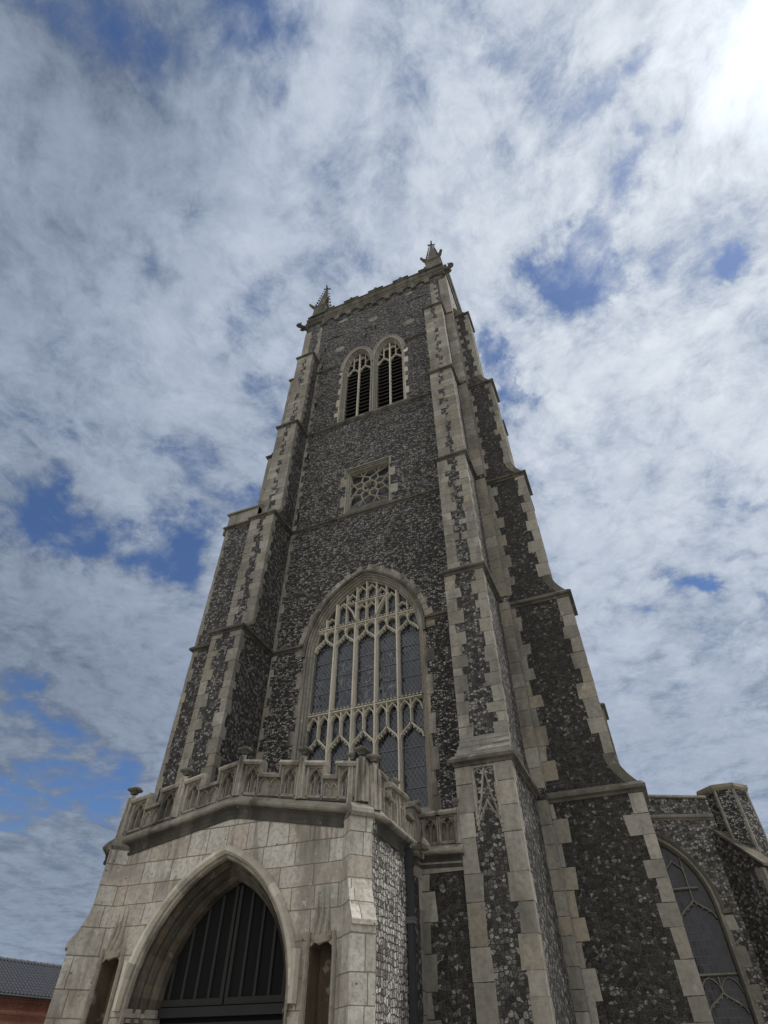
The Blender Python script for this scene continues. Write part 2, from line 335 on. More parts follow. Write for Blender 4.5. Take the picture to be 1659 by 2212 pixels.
BRK = bricks()
TILE = plain("pantile_slate_grey", (.055, .058, .068), .55, .35, 5.0, .35)

# ------------------------------------------------------------------ mesh helpers
class MB:
    """collects solids and builds them as one mesh object; every solid carries its own tint"""
    def __init__(s): s.v = []; s.f = []; s.t = []
    def add(s, vs, fs, tint=None):
        o = len(s.v); s.v += [tuple(p) for p in vs]; tint = random.random() if tint is None else tint
        for f in fs: s.f.append([i + o for i in f]); s.t.append(tint)
    def box(s, x0, x1, y0, y1, z0, z1, tint=None):
        if x1 < x0: x0, x1 = x1, x0
        if y1 < y0: y0, y1 = y1, y0
        s.add([(x0, y0, z0), (x1, y0, z0), (x1, y1, z0), (x0, y1, z0), (x0, y0, z1), (x1, y0, z1), (x1, y1, z1), (x0, y1, z1)],
              [(3, 2, 1, 0), (4, 5, 6, 7), (0, 1, 5, 4), (1, 2, 6, 5), (2, 3, 7, 6), (3, 0, 4, 7)], tint)
    def loft(s, rings, cap=True, tint=None, close=True):
        n = len(rings[0]); vs = [p for r in rings for p in r]; fs = []
        for i in range(len(rings) - 1):
            for j in range(n if close else n - 1):
                k = (j + 1) % n; a = i * n
                fs.append((a + j, a + k, a + n + k, a + n + j))
        if cap and close:
            fs.append(tuple(range(n))[::-1]); fs.append(tuple(range((len(rings) - 1) * n, len(rings) * n)))
        s.add(vs, fs, tint)
    def prism(s, poly, vec, tint=None):
        v = Vector(vec); s.loft([[Vector(p) for p in poly], [Vector(p) + v for p in poly]], True, tint)
    def mark(s):
        if not hasattr(s, 'marks'): s.marks = []
        s.marks.append((len(s.v), len(s.f)))
    def build_each(s, name, mat, parent=None):
        """one object for every marked stretch"""
        mk = sorted(set([(0, 0)] + getattr(s, 'marks', []) + [(len(s.v), len(s.f))])); out = []
        for (a, fa), (b, fb) in zip(mk[:-1], mk[1:]):
            if fb <= fa: continue
            m = MB(); m.v = s.v[a:b]; m.f = [[i - a for i in f] for f in s.f[fa:fb]]; m.t = s.t[fa:fb]
            out.append(m.build(name, mat, parent))
        return out
    def build(s, name, mat, parent=None, smooth=False):
        me = bpy.data.meshes.new(name); me.from_pydata(s.v, [], s.f); me.update()
        bm = bmesh.new(); bm.from_mesh(me); bmesh.ops.recalc_face_normals(bm, faces=bm.faces); bm.to_mesh(me); bm.free()
        at = me.attributes.new('tint', 'FLOAT', 'FACE'); at.data.foreach_set('value', s.t)
        me.materials.append(mat)
        if smooth:
            me.polygons.foreach_set('use_smooth', [True] * len(me.polygons))
        o = bpy.data.objects.new(name, me); COL.objects.link(o)
        if parent is not None: adopt(o, parent)
        return o

def adopt(o, parent):
    bpy.context.view_layer.update()
    o.parent = parent; o.matrix_parent_inverse = parent.matrix_world.inverted()

def thing(name, label, cat, loc, group=None):
    o = bpy.data.objects.new(name, None); COL.objects.link(o); o.location = loc; o.empty_display_size = .5
    o['label'] = label; o['category'] = cat
    if group: o['group'] = group
    bpy.context.view_layer.update(); return o
def struct(o, kind='structure'): o['kind'] = kind; return o

# two-centred pointed arch: half outline from (0,apex) to (hw, spring)
def arch_right(hw, rise, off=0.0, n=10, cx=0.0, zs=0.0):
    Rr = (hw * hw + rise * rise) / (2 * hw); c = hw - Rr; Ro = Rr + off
    a1 = math.acos(max(-1, min(1, -c / Ro)))          # angle at the apex (x = 0)
    return [(cx + c + Ro * cos(a1 * (1 - i / n)), zs + Ro * sin(a1 * (1 - i / n))) for i in range(n + 1)]
def arch_outline(hw, rise, off, zb, cx, zs, n=10):
    """full outline, left foot -> apex -> right foot"""
    r = arch_right(hw, rise, off, n, cx, zs)
    r = r + [(cx + hw + off, zb)]
    l = [(2 * cx - x, z) for x, z in r]
    return l[::-1] + r[1:]
def round_arch(hw, rise, off, zb, cx, zs, n=12):
    """depressed, nearly round head with a slight point"""
    hw += off; rise += off; r = []
    for i in range(n + 1):
        u = sin(pi / 2 * i / n); r.append((cx + hw * u, zs + rise * (.93 * max(0, 1 - u ** 2.2) ** .60 + .07 * (1 - u))))
    r.append((cx + hw, zb)); l = [(2 * cx - x, z) for x, z in r]
    return l[::-1] + r[1:]
def arch_h(hw, rise, x):
    Rr = (hw * hw + rise * rise) / (2 * hw); c = hw - Rr
    d = Rr * Rr - (abs(x) - c) ** 2
    return math.sqrt(d) if d > 0 else 0

class Frame:
    """local drawing frame: u along the wall, v up, n out of the wall"""
    def __init__(s, o, u, n=None, shear=0.0):
        s.o = Vector(o); s.u = Vector(u).normalized(); s.nn = Vector(n) if n else s.u.cross(Vector((0, 0, 1))); s.sh = shear
    def p(s, u, v, n): return s.o + s.u * u + Vector((0, 0, v + s.sh * u)) + s.nn * n

def bar(mb, fr, pts, wd, n0, n1, tint=None, chamfer=.35):
    """stone bar of chamfered section along a 2-D path"""
    m = len(pts); rings = []
    for i, (u, v) in enumerate(pts):
        a = pts[max(i - 1, 0)]; b = pts[min(i + 1, m - 1)]
        d1 = Vector((u - a[0], v - a[1])); d2 = Vector((b[0] - u, b[1] - v))
        if d1.length < 1e-6: d1 = d2
        if d2.length < 1e-6: d2 = d1
        d1.normalize(); d2.normalize(); d = (d1 + d2)
        if d.length < 1e-4: d = d1
        d.normalize(); k = 1 / max(.55, d.dot(d1)); px, pz = -d.y * k, d.x * k
        h = wd / 2; c = h * chamfer; dep = (n1 - n0)
        rings.append([fr.p(u + px * q, v + pz * q, nn) for q, nn in ((-h, n0), (-h, n1 - dep * .5), (-c, n1), (c, n1), (h, n1 - dep * .5), (h, n0))])
    mb.loft(rings, True, tint)
def parch(u0, u1, v0, rise, n=5):
    hw = (u1 - u0) / 2; return arch_outline(hw, rise, 0, v0, (u0 + u1) / 2, v0, n)[1:-1]
def ogee(u0, u1, v0, rise, n=5):
    hw = (u1 - u0) / 2; c = (u0 + u1) / 2; out = []
    for i in range(2 * n + 1):
        t = i / (2 * n)                                      # 0 foot, 1 apex
        x = 1 - t; y = .62 * math.sqrt(max(0, 1 - x * x)) + .38 * t ** 2.6
        out.append((c + hw * x, v0 + rise * y))
    return [(2 * c - x, y) for x, y in out] + out[::-1][1:]
def cusps(mb, fr, path, k, size, n0, n1):
    """small points set inside an arched head"""
    for i in k:
        a, b = path[i], path[i + 1]; mx, mz = (a[0] + b[0]) / 2, (a[1] + b[1]) / 2
        cx = (path[0][0] + path[-1][0]) / 2; cz = path[0][1]
        d = Vector((cx - mx, cz - mz)); d.normalize(); e = Vector((-d.y, d.x)) * size * .55; tip = (mx + d.x * size, mz + d.y * size)
        mb.prism([fr.p(mx + e.x, mz + e.y, n0), fr.p(mx - e.x, mz - e.y, n0), fr.p(*tip, n0)], fr.nn * (n1 - n0), .6)

def sweep_section(mb, rings_prof, outline_fn, yfn=None, tint=None):
    """moulding running round an arch: profile of (offset, y) carried along outline_fn(offset)"""
    lines = [[(x, yy, z) for x, z in outline_fn(off)] for off, yy in rings_prof]
    n = len(lines[0])
    for j in range(n - 1):
        vs = []
        for L in lines: vs += [L[j], L[j + 1]]
        fs = [(2 * i, 2 * i + 1, 2 * i + 3, 2 * i + 2) for i in range(len(lines) - 1)]
        mb.add(vs, fs, (random.random() if tint is None else tint))

def wall_sheet(mb, y, x0, x1, z0, z1, holes):
    """front face with arched / square holes; holes = list of outlines sorted by x, each left foot -> apex -> right foot"""
    if not holes:
        mb.add([(x0, y, z0), (x1, y, z0), (x1, y, z1), (x0, y, z1)], [(0, 1, 2, 3)], .5); return
    cuts = [x0] + [(max(p[0] for p in holes[i]) + min(p[0] for p in holes[i + 1])) / 2 for i in range(len(holes) - 1)] + [x1]
    for i, h in enumerate(holes):
        a, b = cuts[i], cuts[i + 1]; k = max(range(len(h)), key=lambda q: h[q][1]); ax, az = h[k]; zb = h[0][1]
        lft = [(a, z0), (ax, z0), (ax, zb)] + h[:k + 1] + [(ax, z1), (a, z1)]
        rgt = [(b, z0), (b, z1), (ax, z1)] + h[k:] + [(ax, zb), (ax, z0)]
        for pl_ in (lft, rgt):
            mb.add([(x, y, z) for x, z in pl_], [tuple(range(len(pl_)))], .5)

def quoins(mb, cx, cy, sx, sy, z0, z1, long=.46, short=.26, side=.24, hmin=.32, hmax=.5, proud=.012, start=None, maxw=9):
    """alternating corner blocks: sx, sy point inward along the two faces"""
    mb.mark(); z = z0; k = random.randint(0, 1) if start is None else start
    while z < z1 - .05:
        h = min(random.uniform(hmin, hmax), z1 - z)
        if z1 - z - h < .15: h = z1 - z
        a = (long if k else short) * random.uniform(.78, 1.25); b = (side if k else side * 1.8) * random.uniform(.85, 1.15)
        a = min(a, maxw)
        mb.box(cx - sx * proud * random.uniform(.7, 1.2), cx + sx * a, cy - sy * proud * random.uniform(.7, 1.2), cy + sy * b, z + .006, z + h - .006)
        for i_ in range(len(mb.v) - 8, len(mb.v)):
            vx, vy, vz = mb.v[i_]; mb.v[i_] = (vx + random.uniform(-.006, .006) + (random.uniform(-.03, .03) if abs(vx - cx) > .1 else 0), vy + (random.uniform(-.03, .03) if abs(vy - cy) > .08 else random.uniform(-.003, .003)), vz + random.uniform(-.010, .004))
        z += h; k = 1 - k

def moulding(mb, path, z, prof, closed=False, tint=None):
    """run a (out, dz) profile along a plan path; out is to the right of travel"""
    n = len(path); rings = []
    for i in range(n):
        p = Vector(path[i]); a = Vector(path[i - 1]) if (i > 0 or closed) else None; b = Vector(path[(i + 1) % n]) if (i < n - 1 or closed) else None
        d1 = (p - a).normalized() if a is not None else None; d2 = (b - p).normalized() if b is not None else None
        d1 = d1 or d2; d2 = d2 or d1
        nn = Vector((d1.y, -d1.x)) + Vector((d2.y, -d2.x)); nn.normalize(); k = 1 / max(.4, nn.dot(Vector((d1.y, -d1.x))))
        zz_ = z[i] if isinstance(z, (list, tuple)) else z
        rings.append([(p.x + nn.x * k * o_, p.y + nn.y * k * o_, zz_ + dz_) for o_, dz_ in prof])
    if closed: rings.append(rings[0])
    for i in range(len(rings) - 1):
        mb.loft([rings[i], rings[i + 1]], (not closed), tint)
STRING = [(-.05, -.16), (.02, -.16), (.04, -.10), (.13, -.07), (.14, 0), (.05, .10), (-.05, .12)]
STRING_S = [(-.05, -.13), (.02, -.13), (.04, -.08), (.12, -.05), (.13, 0), (.04, .09), (-.05, .10)]

# ------------------------------------------------------------------ ground
g = MB(); g.add([(-900, -900, 0), (900, -900, 0), (900, 900, 0), (-900, 900, 0)], [(0, 1, 2, 3)])
struct(g.build("ground", PAV))

# ------------------------------------------------------------------ TOWER
T = thing("church_tower", "tall medieval flint church tower with stone quoins, great traceried window and stepped buttresses", "church tower", (0, 5.6, 0))
XL, XR, YB, ZT = -5.5, 5.55, 11.2, 43.2
Z0, Z1, Z2, Z3, Z4 = 7.15, 13.6, 20.15, 27.75, 36.0
# great window
GW, GS, GR = 2.34, 13.15, 3.28           # half width, springing, rise at the wall face
GZ = 7.0
BH, BS, BR, BZ = .93, 33.7, 2.05, 28.0    # belfry openings
BC = (-.97, 1.13)
wall = MB()
wall_sheet(wall, 0, XL, XR, 0, 18.5, [arch_outline(GW, GR, 0, GZ, 0, GS, 14)])
wall_sheet(wall, 0, XL, XR, 18.5, 26, [[(-1.12, 20.3), (-1.12, 23.4), (1.12, 23.4), (1.12, 20.3)]])
wall_sheet(wall, 0, XL, XR, 26, ZT, [round_arch(BH, BR, 0, BZ, c, BS) for c in BC])
for a, b in (((XL, 0), (XL, YB)), ((XL, YB), (XR, YB)), ((XR, YB), (XR, 0))):
    wall.add([(*a, 0), (*b, 0), (*b, ZT), (*a, ZT)], [(0, 1, 2, 3)], .5)
wall.add([(XL, 0, ZT), (XR, 0, ZT), (XR, YB, ZT), (XL, YB, ZT)], [(0, 1, 2, 3)], .5)
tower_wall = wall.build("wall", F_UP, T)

# corner ashlar between the paired buttresses, inner-corner quoins
q = MB()
def stack(mb, x0, x1, y0, y1, z0, z1, hmin=.35, hmax=.7):
    mb.mark(); z = z0
    while z < z1 - .05:
        h = min(random.uniform(hmin, hmax), z1 - z)
        if z1 - z - h < .2: h = z1 - z
        mb.box(x0, x1 + random.uniform(-.006, .006), y0 - random.uniform(0, .008), y1, z + .006, z + h - .006); z += h
for za, zb in ((0, Z0 - .2), (Z0 + .1, Z1 - .15), (Z1 + .1, Z2 - .15), (Z2 + .1, Z3 - .15), (Z3 + .1, Z4 - .15), (Z4 + .1, 41.3)):
    stack(q, 5.0, XR + .02, -.03, .25, za, zb); stack(q, XL - .02, -5.0, -.03, .25, za, zb)
q.build_each("corner_ashlar", ST, tower_wall)
q = MB()
for za, zb in ((Z0, Z1 - .15), (Z1 + .1, Z2 - .15), (Z2 + .1, Z3 - .15), (Z3 + .1, Z4 - .15)):
    quoins(q, -3.98, 0, 1, 1, za, zb, long=.26, short=.13, side=.1, proud=.014)
    quoins(q, 3.94, 0, -1, 1, za, zb, long=.26, short=.13, side=.1, proud=.014)
# top stage panelled corners
for a, b in ((4.33, 4.55), (5.30, 5.57), (-5.50, -5.2), (-4.28, -4.1)):
    stack(q, a, b, -.02, .1, Z4 + .2, 41.3, .3, .6)
for a, b in ((4.55, 5.30), (-5.2, -4.28)):
    quoins(q, a - .05, 0, 1, 1, Z4 + .3, 41.2, .30, .12, .05, proud=.01); quoins(q, b + .05, 0, -1, 1, Z4 + .3, 41.2, .26, .12, .05, proud=.01)
q.build_each("quoin_strip", ST, tower_wall)
# blind stone patches and putlog slits in the flint
q = MB()
for cx, cz, hw_, hh in ((.02, 39.4, .36, .3), (2.67, 36.95, .36, .32), (-2.4, 36.85, .36, .32), (-2.37, 41.05, .4, .16), (2.78, 41.2, .34, .18)):
    q.mark(); q.prism([(cx + hw_ * cos(k * pi / 5 + .3), -.012, cz + hh * sin(k * pi / 5 + .3)) for k in range(10)], (0, .05, 0))
q.build_each("stone_patch", ST, tower_wall)
q = MB()
for cx, cz, l in ((-3.0, 38.8, .7), (3.3, 39.9, .75), (-.3, 38.3, .25)):
    q.mark(); q.box(cx - l, cx + l, -.02, .1, cz, cz + .10)
for cx, cz in ((-3.7, 20.95), (-3.68, 25.6), (-3.66, 30.6), (-3.62, 35.0), (-3.6, 37.4), (-.5, 37.2), (.2, 37.8)):
    q.mark(); q.box(cx - .04, cx + .06, -.02, .1, cz, cz + .45)
q.build_each("putlog_slit", DARK, tower_wall)
# string courses on the west wall
for zc_, segs in ((Z1, ((-4.0, -2.52), (2.48, 3.96))), (Z2, ((-4.0, 3.96),)), (Z3, ((-4.0, 3.96),)), (34.6, ((-4.0, -2.3), (2.3, 3.96)))):
    sc_ = MB()
    for a, b in segs: sc_.mark(); moulding(sc_, [(a, 0), (b, 0)], zc_, STRING_S, tint=.2)
    sc_.build_each("string_course", ST_D, T)

# ---- buttresses
def stage_buttress(kind, side):
    """kind 'west' or 'flank'; side -1 left, +1 right.  stages: (z bottom, z top, reach)"""
    P0 = {}
    if kind == 'west':
        c0, c1 = (3.95, 5.1)
        reach = [(0, Z0, 2.9), (Z0, Z1, 2.16), (Z1, Z2, 1.62), (Z2, Z3, 1.2), (Z3, Z4, .85)]
        wid = [(-.02, .2), (-.02, .12), (0, .05), (0, 0), (0, -.04)]
    else:
        c0, c1 = (.45, 1.75)
        reach = [(0, Z0, 2.42), (Z0, Z1, 2.0), (Z1, Z2, 1.6), (Z2, Z3, 1.24), (Z3, Z4, .84)]
        wid = [(0, .0)] * 5
    def P(a, r, z):            # a across the buttress, r out from the wall
        if kind == 'west': return (side * a, -r, z)
        return ((XR + r) if side > 0 else (XL - r), a, z)
    body = MB(); qn = MB(); wth = MB(); st = MB()
    topz = []
    for i, (za, zb, r) in enumerate(reach):
        a0, a1 = c0 + wid[i][0], c1 + wid[i][1]
        zlo = za
        if i > 0:
            # concave weathering stepping back from the stage below
            rp = reach[i - 1][2]; b0, b1 = c0 + wid[i - 1][0], c1 + wid[i - 1][1]
            hgt = (.78 if i == 1 else .5) if kind == 'west' else .85
            steps = []
            for k in range(7):
                t = k / 6; e = (1 - t) ** (1.3 if kind == 'west' else 2.0)
                steps.append((r + (rp - r) * e, za + .08 + hgt * t, a0 + (b0 - a0) * e, a1 + (b1 - a1) * e))
            rings = [[P(s0, 0, zk), P(s1, 0, zk), P(s1, rk, zk), P(s0, rk, zk)] for rk, zk, s0, s1 in steps]
            stonework = kind == 'west' or side != 0
            pr = .006; wth.mark()
            if True:
                body.loft([[P(s0 - pr, 0, zk), P(s1 + pr, 0, zk), P(s1 + pr, rk - .05, zk), P(s0 - pr, rk - .05, zk)] for rk, zk, s0, s1 in steps], True, .5)
                dd = .16 if kind == 'west' else .30
                rings = [[P(s0 - .012, rk - dd, zk), P(s1 + .012, rk - dd, zk), P(s1 + .012, rk, zk), P(s0 - .012, rk, zk)] for rk, zk, s0, s1 in steps]
            wth.loft(rings, True, random.random())
            if kind == 'west':                 # fine ledges across the slope
                for k in ((1, 3, 5) if i == 1 else (2, 4)):
                    rk, zk, s0, s1 = steps[k]
                    A, B = P(s0 - .015, rk - .1, zk), P(s1 + .015, rk + .03, zk)
                    wth.box(A[0], B[0], A[1], B[1], zk - .025, zk + .03)
            zlo = za + .08 + hgt * .98
        rings = [[P(a0, -.2, z), P(a1, -.2, z), P(a1, r, z), P(a0, r, z)] for z in (max(0, za), zb)]
        body.loft(rings, True, .5)
        # string under the next weathering
        if i < 4:
            pth = [P(a0, -.02, 0)[:2], P(a0, r, 0)[:2], P(a1, r, 0)[:2], P(a1, -.02, 0)[:2]]
            if (kind == 'west' and side > 0) or (kind == 'flank' and side > 0): pass
            # travel so that the outside is on the right
            area = sum(pth[k][0] * pth[(k + 1) % 4][1] - pth[(k + 1) % 4][0] * pth[k][1] for k in range(4))
            if area < 0: pth = pth[::-1]
            st.mark(); moulding(st, pth, zb, STRING, tint=.15)
        # quoins
        zq0, zq1 = zlo, zb - .17
        if kind == 'west':
            lg, sh = ((.41, .27) if i < 2 else (.48, .36) if i < 3 else (.55, .42))
            if i == 0: lg, sh = .40, .36
            for a, s in ((a0, 1), (a1, -1)):
                p = P(a, r, 0); quoins(qn, p[0], p[1], side * s, 1, zq0, zq1, lg, sh, .17, hmin=.24 if i else .38, hmax=.52 if i else .8)
        else:
            p = P(a0, r, 0); quoins(qn, p[0], p[1], -side, 1, zq0, zq1, (.52 if i < 2 else .44 if i < 3 else .34), (.34 if i < 2 else .28 if i < 3 else .2), .3, hmin=.38, hmax=.62)
            if side > 0: quoins(qn, XR, .45, 1, 1, zq0 - (.5 if i else 0), zq1, (.34 if i < 3 else .2), (.16 if i < 3 else .08), .1, hmin=.38, hmax=.6)
            p = P(a1, r, 0); quoins(qn, p[0], p[1], -side, -1, zq0, zq1, .5, .3, .3, hmin=.38, hmax=.62)
    # sloping head
    za, r = Z4, reach[-1][2]; a0, a1 = c0 + wid[4][0], c1 + wid[4][1]
    rings = [[P(a0, -.1, za + h), P(a1, -.1, za + h), P(a1, max(rr, .0), za + h), P(a0, max(rr, .0), za + h)] for h, rr in ((0, r), (.5, r * .62), (1.0, r * .3), (1.5, .02))]
    wth.mark(); wth.loft(rings, True, .4)
    pth = [P(a0, -.02, 0)[:2], P(a0, r, 0)[:2], P(a1, r, 0)[:2], P(a1, -.02, 0)[:2]]
    area = sum(pth[k][0] * pth[(k + 1) % 4][1] - pth[(k + 1) % 4][0] * pth[k][1] for k in range(4))
    if area < 0: pth = pth[::-1]
    st.mark(); moulding(st, pth, Z4, STRING_S, tint=.15)
    return body, qn, wth, st
def place_buttress(kind, side, mat, mirror_y=False):
    parts = stage_buttress(kind, side)
    if mirror_y:
        for m_ in parts: m_.v = [(x, YB - y, z) for x, y, z in m_.v]
    b = parts[0].build("buttress", mat, T)
    if not (mirror_y and side < 0): parts[1].build_each("quoin_strip", ST, b)
    parts[2].build_each("weathering", ST if kind == 'west' else ST_D, b); parts[3].build_each("string_course", ST_D, b)
    return b
bw_r = place_buttress('west', 1, F_SQ); bw_l = place_buttress('west', -1, F_SQ)
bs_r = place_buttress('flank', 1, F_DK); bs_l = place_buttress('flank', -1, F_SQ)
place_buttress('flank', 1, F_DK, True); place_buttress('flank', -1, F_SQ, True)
tb0 = MB(); tb0.box(-6.6, -5.0, -1.47, 1.9, 0, 21.05); TS = tb0.build("stair_turret", F_SQ, T)
q = MB()
for za, zb in ((0, Z1 - .16), (Z1 + .13, Z2 - .16)): quoins(q, -6.6, -1.47, 1, 1, za, zb, .2, .12, .3, hmin=.35, hmax=.6)
q.build_each("quoin_strip", ST, TS)
q = MB()
for z in (Z1, Z2): q.mark(); moulding(q, [(-6.6, 1.9), (-6.6, -1.47), (-5.0, -1.47)], z, STRING, tint=.15)
q.build_each("string_course", ST_D, TS)
q = MB(); q.box(-6.62, -5.0, -1.49, 1.92, Z2 + .14, 20.98, .3); q.loft([[(-6.72, -1.59, 20.98), (-5, -1.59, 20.98), (-5, 2.02, 20.98), (-6.72, 2.02, 20.98)], [(-6.70, -1.57, 21.1), (-5, -1.57, 21.1), (-5, 2, 21.1), (-6.7, 2, 21.1)], [(-6.2, -1.2, 21.5), (-5, -1.2, 21.5), (-5, 1.6, 21.5), (-6.2, 1.6, 21.5)]], True, .2); q.build("cap", ST, TS)
q = MB()
for z, y in ((20.2, -1.2), (18.9, -.6)): q.mark(); q.box(-6.95, -6.55, y, y + .16, z - .1, z + .1, .3); q.box(-7.0, -6.86, y - .04, y + .2, z - .13, z + .14, .3)
q.build_each("water_spout", ST_D, TS)
# traceried panel at the head of the lower stage of the right-hand west buttress
for bb, s in ((bw_r, 1),):
    fr = Frame((4.62, -2.9, 0), (1, 0, 0), (0, -1, 0)); m_ = MB()
    u0, u1, v0, v1 = -.27, .27, 5.75, 6.93
    for uu in (u0, u1): bar(m_, fr, [(uu, v0 - .1), (uu, v1)], .07, -.01, .05)
    bar(m_, fr, [(u0, v1), (u1, v1)], .07, -.01, .05)
    ap = [(u0, v0), (u0 * .45, v0 + .5), (0, v1 - .02)]
    bar(m_, fr, ap, .05, -.01, .05); bar(m_, fr, [(-a, b) for a, b in ap], .05, -.01, .05)
    o = ogee(u0, u1, v0 - .18, .6); bar(m_, fr, o, .05, -.01, .04); cusps(m_, fr, o, (2, 5, 8, 14), .07, -.01, .04)
    for k in range(5):
        t = .12 + k * .18
        for s2 in (-1, 1):
            uu = s2 * (-u0) * (1 - t) * .82; vv = v0 + t * (v1 - v0); m_.prism([fr.p(uu, vv, 0), fr.p(uu + s2 * .08, vv + .03, 0), fr.p(uu, vv + .09, 0)], (0, -.05, 0), .6)
    for s2 in (-1, 1):
        a2 = parch(min(0, s2 * u1), max(0, s2 * u1), v1 - .22, .17, 4); bar(m_, fr, a2, .035, -.01, .04)
    m_.build("tracery_panel", ST, bb)

# ---- great west window
win = MB()
prof = [(.05, -.01), (.05, -.025), (.0, -.025), (0, .06), (-.06, .09), (-.07, .15), (-.12, .17), (-.16, .26), (-.2, .28), (-.2, .60)]
sweep_section(win, prof, lambda o: arch_outline(GW, GR, o, GZ, 0, GS, 14))
WIN = win.build("window", ST, T)
sill = MB(); sill.prism([(-2.5, -.06, GZ + .05), (-2.5, .55, GZ + .42), (-2.5, .55, GZ - .2), (-2.5, -.06, GZ - .2)], (5.0, 0, 0)); sill.build("sill", ST, WIN)
hood = MB(); sweep_section(hood, [(.05, .02), (.05, -.09), (.10, -.13), (.16, -.12), (.18, -.05), (.18, .02)], lambda o: arch_outline(GW, GR, o, GS - .1, 0, GS, 16), tint=.35); hood.build("hood_mould", ST_D, WIN)
vs_ = MB()
Rr = (GW ** 2 + GR ** 2) / (2 * GW); cxx = GW - Rr; a1 = math.acos(-cxx / Rr)
N = 17
for s in (-1, 1):
    for k in range(N):
        if k % 2: t0, t1, o1 = k / N, (k + .94) / N, .42
        else: t0, t1, o1 = k / N, (k + .94) / N, .49
        o1 += random.uniform(-.03, .03)
        pts = []
        for t, o in ((t0, .17), (t0, o1), (t1, o1), (t1, .17)):
            an = a1 * (1 - t); pts.append((s * (cxx + (Rr + o) * cos(an)), -.012, GS + (Rr + o) * sin(an)))
        vs_.prism(pts, (0, .05, 0))
    quoins(vs_, s * (GW + .02), 0, s, 1, GZ, GS - .05, .30, .14, .05, hmin=.4, hmax=.75, proud=0)
vs_.v = [(x, y if y > .01 else -.014, z) for x, y, z in vs_.v]
vs_.build("voussoirs", ST_Q, WIN)
gl = MB(); o_ = arch_outline(GW, GR, -.1, GZ, 0, GS, 14); gl.add([(x, .42, z) for x, z in o_], [tuple(range(len(o_)))]); gl.build("glass", GL, WIN)
tr = MB(); fr = Frame((0, .40, 0), (1, 0, 0), (0, -1, 0)); N0, N1 = 0.0, .24
IW, IR = GW - .19, None
def intr(u):
    Ri = Rr - .19; d = Ri * Ri - (abs(u) - cxx) ** 2
    return GS + (math.sqrt(d) if d > 0 else 0)
PW = .86; mu = (-1.29, -.43, .43, 1.29); T1z, T2z, T3z = 10.75, 14.25, 15.25
edges = [-2.15] + list(mu) + [2.15]
for u in mu: bar(tr, fr, [(u, GZ), (u, min(intr(u), T3z if abs(u) < .5 else 99))], .145, N0, N1, .75)
for zt, u0, u1, wd in ((T1z, -2.15, 2.15, .10), (T2z, -2.12, 2.12, .10), (T3z, -.80, .80, .08)):
    bar(tr, fr, [(u0, zt), (u1, zt)], wd, N0, N1 - .02, .7)
    u = u0 + .06
    while u < u1 - .05:
        tr.box(u, u + .07, .40 - N1 + .0, .40 - .06, zt + .04, zt + .10, .8); u += .135
def lighthead(u0, u1, vs0, rise, wd, sub_top, og=True):
    p = ogee(u0, u1, vs0, rise) if og else parch(u0, u1, vs0, rise)
    bar(tr, fr, p, wd, N0 + .02, N1 - .03, .7); cusps(tr, fr, p, (2, 4, 7, 12, 15, 17), .10, N0 + .04, N1 - .08)
    c = (u0 + u1) / 2; top = vs0 + rise
    bar(tr, fr, [(c, top - .03), (c, sub_top)], wd * .95, N0 + .02, N1 - .03, .7)
    for a, b in ((u0, c), (c, u1)):
        rs = min(.42, (sub_top - top) * .62)
        pp = parch(a, b, sub_top - rs - .02, rs, 4); bar(tr, fr, pp, wd * .7, N0 + .02, N1 - .05, .7); cusps(tr, fr, pp, (1, 3, 4, 6), .06, N0 + .04, N1 - .09)
for i in range(5):
    lighthead(edges[i] + .02, edges[i + 1] - .02, 9.35, .55, .085, T1z - .05)
    lighthead(edges[i] + .02, edges[i + 1] - .02, 13.35, .50, .085, T2z - .04)
# curving sub-arches over the outer pairs of lights
for s in (-1, 1):
    pts = []
    for k in range(9):
        t = k / 8; pts.append((s * (.43 + .95 * t ** 1.9), T2z + 1.45 * t))
    pts = [p for p in pts if p[1] < intr(p[0]) - .02]
    bar(tr, fr, pts, .10, N0, N1, .75)
sup = [-2.0 + .43 * 0] ; us = [-1.72, -1.29, -.86, -.43, 0, .43, .86, 1.29, 1.72]
for u in us:
    top = intr(u) - .02
    if abs(u) < .6: bar(tr, fr, [(u, T3z), (u, top)], .085, N0, N1 - .04, .7)
    if abs(u) < .2: bar(tr, fr, [(u, T2z), (u, T3z)], .085, N0, N1 - .04, .7)
    if abs(u) > .8: bar(tr, fr, [(u, T2z), (u, top)], .085, N0, N1 - .04, .7)
allu = [-2.08] + us + [2.08]
for a, b in zip(allu[:-1], allu[1:]):
    hh = min(intr(a), intr(b)); rs = min(.34, max(.12, (hh - T2z) * .4)); v0 = hh - rs - .02
    if v0 > T2z + .02:
        p = ogee(a, b, v0, rs, 4); bar(tr, fr, p, .06, N0 + .02, N1 - .06, .7); cusps(tr, fr, p, (2, 5, 10, 13), .06, N0 + .04, N1 - .1)
for a, b in ((-.43, 0), (0, .43)):
    p = ogee(a, b, T3z - .42, .3, 4); bar(tr, fr, p, .06, N0 + .02, N1 - .06, .7); cusps(tr, fr, p, (2, 5, 10, 13), .06, N0 + .04, N1 - .1)
tr.build("tracery", ST_W, WIN)
sb = MB()
for z in [7.9 + .62 * k for k in range(14)]:
    sb.box(-2.1, 2.1, .395, .415, z, z + .018)
sb.build("saddle_bars", LEAD, WIN)

